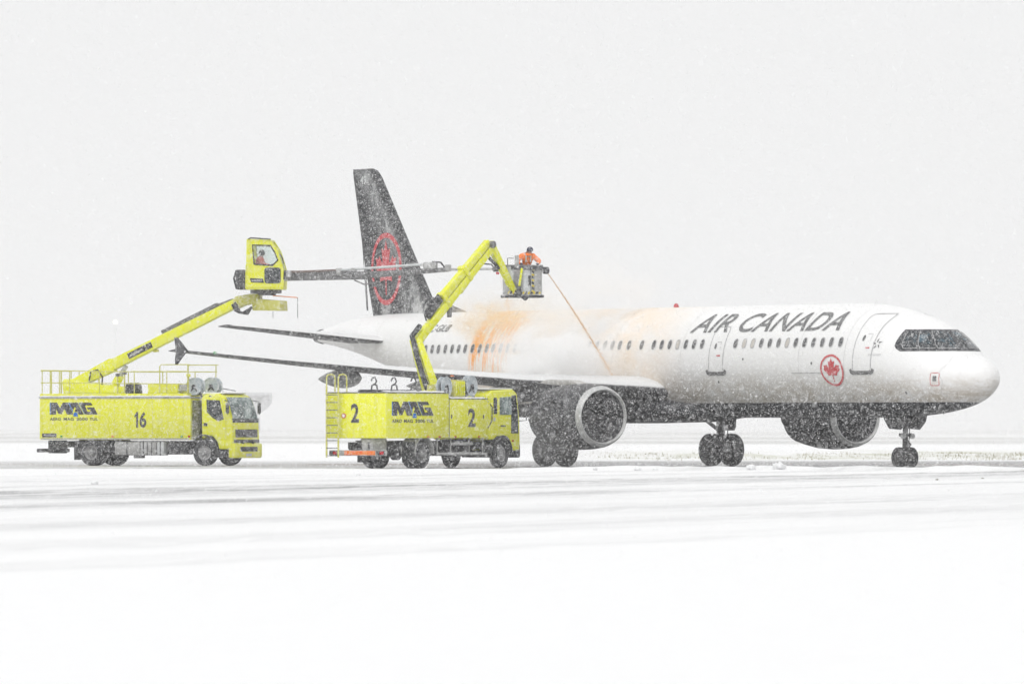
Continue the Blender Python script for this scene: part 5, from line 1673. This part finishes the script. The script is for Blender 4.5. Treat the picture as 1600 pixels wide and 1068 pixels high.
# the worker in the basket, leaning on the control panel, turned to the camera
J = {'pelvis': (0, 0.04, 0.92), 'waist': (0, 0.0, 1.08), 'chest': (0, -0.10, 1.28), 'upper': (0, -0.17, 1.42), 'neck': (0.02, -0.24, 1.49), 'head': (0.04, -0.29, 1.57), 'crown': (0.06, -0.30, 1.68),
     'ls': (0.21, -0.16, 1.42), 'le': (0.44, -0.22, 1.22), 'lw': (0.32, -0.40, 1.13), 'lh': (0.29, -0.46, 1.14),
     'rs': (-0.21, -0.16, 1.42), 're': (-0.44, -0.22, 1.22), 'rw': (-0.32, -0.40, 1.13), 'rh': (-0.29, -0.46, 1.14),
     'lhip': (0.10, 0, 0.88), 'lk': (0.12, -0.05, 0.48), 'la': (0.12, 0.02, 0.10), 'lt': (0.13, -0.14, 0.05),
     'rhip': (-0.10, 0, 0.88), 'rk': (-0.12, -0.05, 0.48), 'ra': (-0.12, 0.02, 0.10), 'rt': (-0.13, -0.14, 0.05)}
E = [('pelvis', 'waist'), ('waist', 'chest'), ('chest', 'upper'), ('upper', 'neck'), ('neck', 'head'), ('head', 'crown'), ('upper', 'ls'), ('ls', 'le'), ('le', 'lw'), ('lw', 'lh'), ('upper', 'rs'), ('rs', 're'), ('re', 'rw'), ('rw', 'rh'),
     ('pelvis', 'lhip'), ('lhip', 'lk'), ('lk', 'la'), ('la', 'lt'), ('pelvis', 'rhip'), ('rhip', 'rk'), ('rk', 'ra'), ('ra', 'rt')]
RD = dict(pelvis=(0.17, 0.13), waist=(0.17, 0.13), chest=(0.22, 0.15), upper=(0.18, 0.13), neck=0.065, head=(0.085, 0.10), crown=(0.07, 0.08), ls=0.115, le=0.095, lw=0.05, lh=0.045, rs=0.115, re=0.095, rw=0.05, rh=0.045,
          lhip=0.11, lk=0.075, la=0.055, lt=0.045, rhip=0.11, rk=0.075, ra=0.055, rt=0.045)
for h_, w_, s_ in (('lh', 'lw', -1), ('rh', 'rw', 1)):
    add_fingers(J, E, RD, w_, h_, s_, (0, -1, -0.2), (1, 0, 0))
def asg(n):
    if n in ('head', 'crown', 'neck'): return 0
    if n in ('pelvis', 'waist', 'chest', 'upper', 'ls', 'le', 'lw', 'rs', 're', 'rw'): return 1
    return 2
wpos = M2 @ bk(0.18, 0.12, 0.03)
worker = figure('person', 'person in orange jacket and dark cap leaning over the basket control panel', J, E, RD, [SKIN, ORANGE, NAVY], asg, 'pelvis', wpos, R(14))
MB().lathe([(0.0, 0.115), (0.05, 0.12), (0.10, 0.105), (0.14, 0.07), (0.16, 0.0)], (0.06, -0.295, 1.60), 'z', 20).box((0.05, -0.42, 1.605), (0.15, 0.12, 0.02)).build('cap', NAVY, worker, bevel=0.004)
MB().lathe([(0.0, 0.13), (0.07, 0.125), (0.10, 0.10)], (0.02, -0.24, 1.43), 'z', 18).build('hood', ORANGE, worker)
MB().box((-0.005, -0.39, 1.585), (0.05, 0.02, 0.025)).box((0.09, -0.39, 1.585), (0.05, 0.02, 0.025)).build('goggles', BLACK, worker, bevel=0.006)
MB().prism([(-0.415, 1.58), (-0.375, 1.58), (-0.38, 1.53), (-0.41, 1.535)], 0.03, 0.06, 'x').build('nose', SKIN, worker, bevel=0.008)
for x_ in (-0.09, 0.09):
    MB().bar((x_, -0.265, 1.20), (x_, -0.31, 1.42), 0.05, 0.012, up=(0, -1, 0)).build('reflective_strip', REFL, worker)

# the operator seated in the booth, looking ahead
J = {'pelvis': (0, 0, 0.14), 'waist': (0.0, 0, 0.30), 'chest': (0.02, 0, 0.50), 'upper': (0.04, 0, 0.62), 'neck': (0.07, 0, 0.70), 'head': (0.10, 0, 0.80), 'crown': (0.10, 0, 0.90),
     'ls': (0.04, 0.18, 0.60), 'le': (0.16, 0.24, 0.38), 'lw': (0.40, 0.16, 0.36), 'lh': (0.47, 0.14, 0.37), 'rs': (0.04, -0.18, 0.60), 're': (0.14, -0.24, 0.38), 'rw': (0.38, -0.16, 0.36), 'rh': (0.45, -0.14, 0.37),
     'lhip': (0.04, 0.10, 0.12), 'lk': (0.42, 0.12, 0.14), 'la': (0.52, 0.12, -0.28), 'lt': (0.66, 0.12, -0.32), 'rhip': (0.04, -0.10, 0.12), 'rk': (0.42, -0.12, 0.14), 'ra': (0.52, -0.12, -0.28), 'rt': (0.66, -0.12, -0.32)}
for h_, w_, s_ in (('lh', 'lw', -1), ('rh', 'rw', 1)):
    pass
E2 = [e for e in E if '_' not in e[0] and '_' not in e[1]]
RD2 = {k_: v_ for k_, v_ in RD.items() if '_' not in k_}
for h_, w_, s_ in (('lh', 'lw', -1), ('rh', 'rw', 1)):
    add_fingers(J, E2, RD2, w_, h_, s_, (1, 0, -0.2), (0, 1, 0))
opos = M16 @ TB @ Vector((bx + 0.48, 0.0, bz + 0.53))
oper = figure('person', 'person in red jacket seated at the controls inside the raised glazed booth', J, E2, RD2, [SKIN, REDFAB, NAVY], asg, 'pelvis', opos, A16 + R(21))
MB().lathe([(-0.10, 0.06), (-0.06, 0.11), (0.0, 0.125), (0.07, 0.105), (0.12, 0.05), (0.13, 0)], (0.09, 0, 0.84), 'z', 20).build('knit_cap', BLACK, oper)
for s_ in (-1, 1):
    MB().lathe([(-0.025, 0.02), (-0.02, 0.05), (0.02, 0.05), (0.025, 0.02)], (0.10, s_ * 0.115, 0.80), 'y', 12).build('ear_cup', BLACK, oper)
MB().prism([(0.18, 0.80), (0.215, 0.76), (0.18, 0.755)], -0.015, 0.015).build('nose', SKIN, oper, bevel=0.005)

# ================================================================== FAR THINGS
tw = thing('control_cabin', 'pale grey cabin on a slim post, faint in the fog behind the truck cab', 'cabin', P(388, 700, 2400) * 1, 0)
tw.location.z = 0
S_ = 2400 / FPX
def tz(py): return CAM_H + (HOR - py) * S_
def tx(px): return (px - 388) * S_
MB().prism([(tx(352), tz(655)), (tx(376), tz(655)), (tx(398), tz(652)), (tx(421), tz(633)), (tx(421), tz(617)), (tx(352), tz(617))], -5, 5).build('cabin_body', WOODY, tw, bevel=0.08)
MB().box(((tx(350) + tx(424)) / 2, 0, tz(615.5)), (tx(424) - tx(350), 10.8, tz(613) - tz(618))).build('roof', WOODY, tw, bevel=0.05)
MB().box((tx(403), 0, (0 + tz(652)) / 2), (1.1, 1.2, tz(652))).build('post', mat('pale_far_metal', (0.55, 0.55, 0.56)), tw, bevel=0.05)
MB().box((tx(364), 0, (0 + tz(652)) / 2), (1.1, 1.2, tz(652))).build('post', mat('pale_far_metal', (0.55, 0.55, 0.56)), tw, bevel=0.05)
for x_ in (357, 372, 387, 402):
    MB().box((tx(x_ + 3), -5.02, tz(625)), (tx(x_ + 11) - tx(x_), 0.05, tz(620) - tz(629))).build('window', GREYM, tw)
MB().box((tx(422.5), 0, tz(622)), (0.55, 11.0, tz(613) - tz(630))).build('end_screen', WOODY, tw)

LY = 900
lp_ = P(180, 503, LY)
lamp = thing('airfield_floodlight', 'small lit floodlight on a thin mast glowing through the snowfall at left', 'floodlight', (lp_.x, LY, 0))
MB().tube([(0, 0.3, 0), (0, 0.3, lp_.z + 0.2)], 0.06, 6, r2=0.04).build('mast', mat('white_mast', (0.82, 0.82, 0.82)), lamp)
lmp = bpy.data.materials.new('lit_lens')
lmp.use_nodes = True
b_ = lmp.node_tree.nodes['Principled BSDF']
b_.inputs['Emission Color'].default_value = (1.0, 0.90, 0.74, 1)
b_.inputs['Emission Strength'].default_value = 1.6
MB().lathe([(-0.02, 0.0), (-0.02, 0.22), (0.08, 0.24)], (0, 0.0, lp_.z), 'y', 16).build('lens', lmp, lamp)
MB().lathe([(0.08, 0.25), (0.22, 0.16), (0.26, 0.0)], (0, 0.0, lp_.z), 'y', 16).build('housing', LGREY, lamp)

# lumps of ploughed snow lying on the ridge
snowm = MATS['snow_layer']
for i, (px, py, s) in enumerate(((1173, 728, 0.16), (1217, 727, 0.20), (996, 729, 0.12), (1024, 729, 0.10), (930, 731, 0.08), (560, 742, 0.07), (148, 757, 0.09), (1464, 750, 0.04), (1535, 748, 0.04))):
    Yd = 269.5 if py < 735 else CAM_H * FPX / (py - HOR)
    x = (px - 800) / FPX * Yd
    me = bpy.data.meshes.new('snow_lump')
    bm = bmesh.new()
    bmesh.ops.create_icosphere(bm, subdivisions=3, radius=s)
    for v in bm.verts:
        n_ = v.co.normalized()
        v.co *= 1 + 0.28 * math.sin(7 * n_.x + i) * math.sin(6 * n_.y + 2 * i) + 0.15 * math.sin(13 * n_.z + 5 * n_.x)
        v.co.z *= 0.7
    bm.to_mesh(me); bm.free()
    me.polygons.foreach_set('use_smooth', [True] * len(me.polygons))
    me.materials.append(snowm if i < 7 else mat('dirty_slush', (0.35, 0.33, 0.3), 0.9))
    o = link('snow_lump', me)
    o.location = (x, Yd, ground_h(x, Yd) + s * 0.35)
    wh = ['rough snow lump on the ridge just right of the port main wheels', 'largest snow lump on the ridge, between main wheels and nose wheels', 'small snow lump on the ridge right of the near engine',
          'tiny snow lump on the ridge, second from the near engine', 'tiny snow lump below the near engine inlet', 'small snow lump in front of the rear wheels of truck 2', 'small snow lump before the rear wheel of truck 16',
          'dark slush crumb on snow below the nose wheels', 'dark slush crumb nearest the right edge of the picture'][i]
    tag(o, wh, 'snow lump', 'lumps of ploughed snow')

# ================================================================== SPRAY AND MIST
def volume_mat(name, col, dens, lo_, hi_, nscale, sharp=1.0, power=1.0):
    m = bpy.data.materials.new(name)
    m.use_nodes = True
    nt = m.node_tree
    nt.nodes.clear()
    out = nd(nt, 'ShaderNodeOutputMaterial')
    v = nd(nt, 'ShaderNodeVolumePrincipled')
    v.inputs['Color'].default_value = (*col, 1)
    v.inputs['Anisotropy'].default_value = 0.0
    tc = nd(nt, 'ShaderNodeTexCoord')
    ln = nd(nt, 'ShaderNodeVectorMath', operation='LENGTH')
    nt.links.new(tc.outputs['Object'], ln.inputs[0])
    n = nd(nt, 'ShaderNodeTexNoise')
    n.inputs['Scale'].default_value = nscale
    n.inputs['Detail'].default_value = 4
    n.inputs['Roughness'].default_value = 0.6
    nt.links.new(tc.outputs['Object'], n.inputs['Vector'])
    fall = nd(nt, 'ShaderNodeMapRange', interpolation_type='SMOOTHSTEP')
    fall.inputs[1].default_value = 1.0
    fall.inputs[2].default_value = 0.15
    nt.links.new(ln.outputs['Value'], fall.inputs[0])
    nr = nd(nt, 'ShaderNodeMapRange', interpolation_type='SMOOTHSTEP')
    nr.inputs[1].default_value = lo_
    nr.inputs[2].default_value = hi_
    nt.links.new(n.outputs[0], nr.inputs[0])
    mu = nd(nt, 'ShaderNodeMath', operation='MULTIPLY')
    nt.links.new(fall.outputs[0], mu.inputs[0])
    nt.links.new(nr.outputs[0], mu.inputs[1])
    m2 = nd(nt, 'ShaderNodeMath', operation='MULTIPLY')
    nt.links.new(mu.outputs[0], m2.inputs[0])
    m2.inputs[1].default_value = dens
    nt.links.new(m2.outputs[0], v.inputs['Density'])
    nt.links.new(v.outputs[0], out.inputs['Volume'])
    return m


def cloud_obj(name, label, c, rad, m, rz=0.0):
    me = bpy.data.meshes.new(name)
    bm = bmesh.new()
    bmesh.ops.create_icosphere(bm, subdivisions=3, radius=1.0)
    bm.to_mesh(me); bm.free()
    me.materials.append(m)
    o = link(name, me)
    o.location = c
    o.scale = rad
    o.rotation_euler = (0, 0, rz)
    tag(o, label, 'mist', kind='stuff')
    return o


cloud_obj('spray_mist', 'dense white spray mist billowing off the wing root', P(862, 562, 295.8), (3.0, 1.7, 1.7), volume_mat('white_mist', (1, 1, 1), 5.5, 0.40, 0.58, 2.4))
cloud_obj('spray_mist', 'thin white mist drifting up behind the basket over the fuselage roof', P(905, 462, 298.0), (4.2, 1.8, 2.9), volume_mat('thin_mist', (1, 1, 1), 1.6, 0.44, 0.66, 2.6))
cloud_obj('spray_mist', 'saturated orange burst of fluid mist on the rear fuselage', P(757, 500, 300.2), (1.9, 1.0, 1.15), volume_mat('orange_burst', (1.0, 0.76, 0.38), 1.2, 0.36, 0.62, 2.0))
cloud_obj('spray_mist', 'peach coloured mist of deicing fluid under the basket', P(805, 496, 299.0), (3.2, 1.4, 1.6), volume_mat('orange_mist', (1.0, 0.90, 0.74), 0.8, 0.38, 0.64, 2.2))
cloud_obj('spray_mist', 'pale orange mist beside the wing root fairing', P(1000, 560, 295.5), (2.6, 1.2, 1.6), volume_mat('pale_orange_mist', (1.0, 0.95, 0.87), 0.40, 0.36, 0.65, 2.0))
cloud_obj('spray_mist', 'thin blown mist round the near main wheels and engine', P(880, 690, 291.5), (3.0, 2.0, 1.3), volume_mat('ground_mist', (1, 1, 1), 0.10, 0.25, 0.65, 1.6))

jetm = bpy.data.materials.new('orange_fluid')
jetm.use_nodes = True
nt = jetm.node_tree
nt.nodes.clear()
out = nd(nt, 'ShaderNodeOutputMaterial')
d_ = nd(nt, 'ShaderNodeBsdfDiffuse'); d_.inputs[0].default_value = (1.0, 0.74, 0.42, 1)
t_ = nd(nt, 'ShaderNodeBsdfTranslucent'); t_.inputs[0].default_value = (1.0, 0.74, 0.42, 1)
x_ = nd(nt, 'ShaderNodeMixShader')
nt.links.new(d_.outputs[0], x_.inputs[1]); nt.links.new(t_.outputs[0], x_.inputs[2]); nt.links.new(x_.outputs[0], out.inputs[0])
s0 = M2 @ NZ1
s1 = P(958, 588, 296.2)
pts = []
for k in range(25):
    t = k / 24
    p = s0.lerp(s1, t)
    p.z += 0.34 * t * (1 - t) * 4 * 0.35
    pts.append(p)
def stream(pts, core0, core1, n, sp0, sp1, label):
    """A fluid stream: a thin core that breaks up into a widening spread of droplets."""
    mb = MB().tube(pts, core0, 5, r2=core1)
    k = len(pts) - 1
    for _ in range(n):
        t = random.random() ** 0.8
        f = t * k
        i_ = min(int(f), k - 1)
        p = pts[i_].lerp(pts[i_ + 1], f - i_)
        d = (pts[i_ + 1] - pts[i_]).normalized()
        sg = sp0 + (sp1 - sp0) * t
        p = p + Vector((random.gauss(0, sg), random.gauss(0, sg), random.gauss(0, sg) - abs(random.gauss(0, sg)) * 0.4))
        r_ = random.uniform(0.006, 0.014)
        u_ = d.cross(Vector((0.3, 1, 0.2))).normalized(); w_ = d.cross(u_)
        vs_ = [p + d * r_ * 2.2, p - d * r_ * 2.2, p + u_ * r_, p - u_ * r_, p + w_ * r_, p - w_ * r_]
        mb.add(vs_, [(0, 2, 4), (0, 4, 3), (0, 3, 5), (0, 5, 2), (1, 4, 2), (1, 3, 4), (1, 5, 3), (1, 2, 5)])
    o = mb.build('fluid_jet', jetm)
    tag(o, label, 'spray', kind='stuff')


stream(pts, 0.011, 0.012, 750, 0.005, 0.055, 'thin orange jet of fluid from the basket gun to the wing root')
s2 = M16 @ (aE3 + Vector((0.15, 0, -0.05)))
pts = [s2 + Vector((0.35 * t, 0.6 * t, -1.5 * t * t - 0.1 * t)) for t in np.linspace(0, 1, 14)]
stream(pts, 0.004, 0.003, 220, 0.01, 0.10, 'short pale orange jet falling from the long spray arm nozzle')

# ================================================================== FALLING SNOW
def make_snowfall(n=680000):
    """Flat, slightly folded wet flakes spread evenly through the air in front of the aircraft."""
    Y0, Y1 = 62.0, 304.0
    u = rng.random(n)
    y = (Y0**3 + u * (Y1**3 - Y0**3)) ** (1 / 3)
    x = (rng.random(n) * 2 - 1) * (0.0645 * y * 1.08 + 1.0)
    z = 0.03 + rng.random(n) * (1.45 + 0.0539 * y * 1.05)
    c = np.stack([x, y, z], 1)
    base = np.array([[1, 0, 0.25], [0, 1, -0.25], [-1, 0, 0.25], [0, -1, -0.25]], float)
    q = rng.normal(0, 1, (n, 4)); q /= np.linalg.norm(q, axis=1, keepdims=True)
    w_, x_, y_, z_ = q.T
    Rm = np.stack([np.stack([1 - 2 * (y_**2 + z_**2), 2 * (x_ * y_ - z_ * w_), 2 * (x_ * z_ + y_ * w_)], 1),
                   np.stack([2 * (x_ * y_ + z_ * w_), 1 - 2 * (x_**2 + z_**2), 2 * (y_ * z_ - x_ * w_)], 1),
                   np.stack([2 * (x_ * z_ - y_ * w_), 2 * (y_ * z_ + x_ * w_), 1 - 2 * (x_**2 + y_**2)], 1)], 1)
    s = 0.0070 * np.exp(rng.normal(0, 0.30, n))
    v = np.einsum('nij,kj->nki', Rm, base) * s[:, None, None] * rng.uniform(0.75, 1.3, (n, 4, 1)) + c[:, None, :]
    tri = np.array([[0, 1, 2], [0, 2, 3]])
    f = (np.arange(n)[:, None, None] * 4 + tri[None]).reshape(-1)
    me = bpy.data.meshes.new('falling_snow')
    me.vertices.add(n * 4)
    me.vertices.foreach_set('co', v.reshape(-1).astype(np.float32))
    nf = n * 2
    me.loops.add(nf * 3)
    me.loops.foreach_set('vertex_index', f.astype(np.int32))
    me.polygons.add(nf)
    me.polygons.foreach_set('loop_start', np.arange(0, nf * 3, 3, dtype=np.int32))
    me.update(calc_edges=True)
    m = bpy.data.materials.new('snowflake')
    m.use_nodes = True
    nt = m.node_tree
    nt.nodes.clear()
    out = nd(nt, 'ShaderNodeOutputMaterial')
    d = nd(nt, 'ShaderNodeBsdfDiffuse'); d.inputs[0].default_value = (0.935, 0.935, 0.94, 1)
    t = nd(nt, 'ShaderNodeBsdfTranslucent'); t.inputs[0].default_value = (0.935, 0.935, 0.94, 1)
    a = nd(nt, 'ShaderNodeMixShader'); a.inputs[0].default_value = 0.5
    nt.links.new(d.outputs[0], a.inputs[1]); nt.links.new(t.outputs[0], a.inputs[2])
    nt.links.new(a.outputs[0], out.inputs[0])
    me.materials.append(m)
    o = link('falling_snow', me)
    tag(o, 'thick wet snowflakes falling across the whole apron', 'snowfall', kind='stuff')


make_snowfall()

# ================================================================== HAZE
hb = MB().box((0, 0, 8.5), (12400, 12400, 21)).build('haze', None, smooth=False) if False else None
me = bpy.data.meshes.new('haze')
bm = bmesh.new()
bmesh.ops.create_cube(bm, size=1.0)
bm.to_mesh(me); bm.free()
hz = link('haze', me)
hz.scale = (12300, 12300, 21.0)
hz.location = (0, 0, 21.0 / 2 - 1.2)
hm = bpy.data.materials.new('blowing_snow_haze')
hm.use_nodes = True
nt = hm.node_tree
nt.nodes.clear()
out = nd(nt, 'ShaderNodeOutputMaterial')
v = nd(nt, 'ShaderNodeVolumePrincipled')
v.inputs['Color'].default_value = (0.96, 0.96, 0.965, 1)
v.inputs['Density'].default_value = 0.00014
nt.links.new(v.outputs[0], out.inputs['Volume'])
me.materials.append(hm)
tag(hz, 'even snow haze filling the air over the airfield', 'haze', kind='stuff')
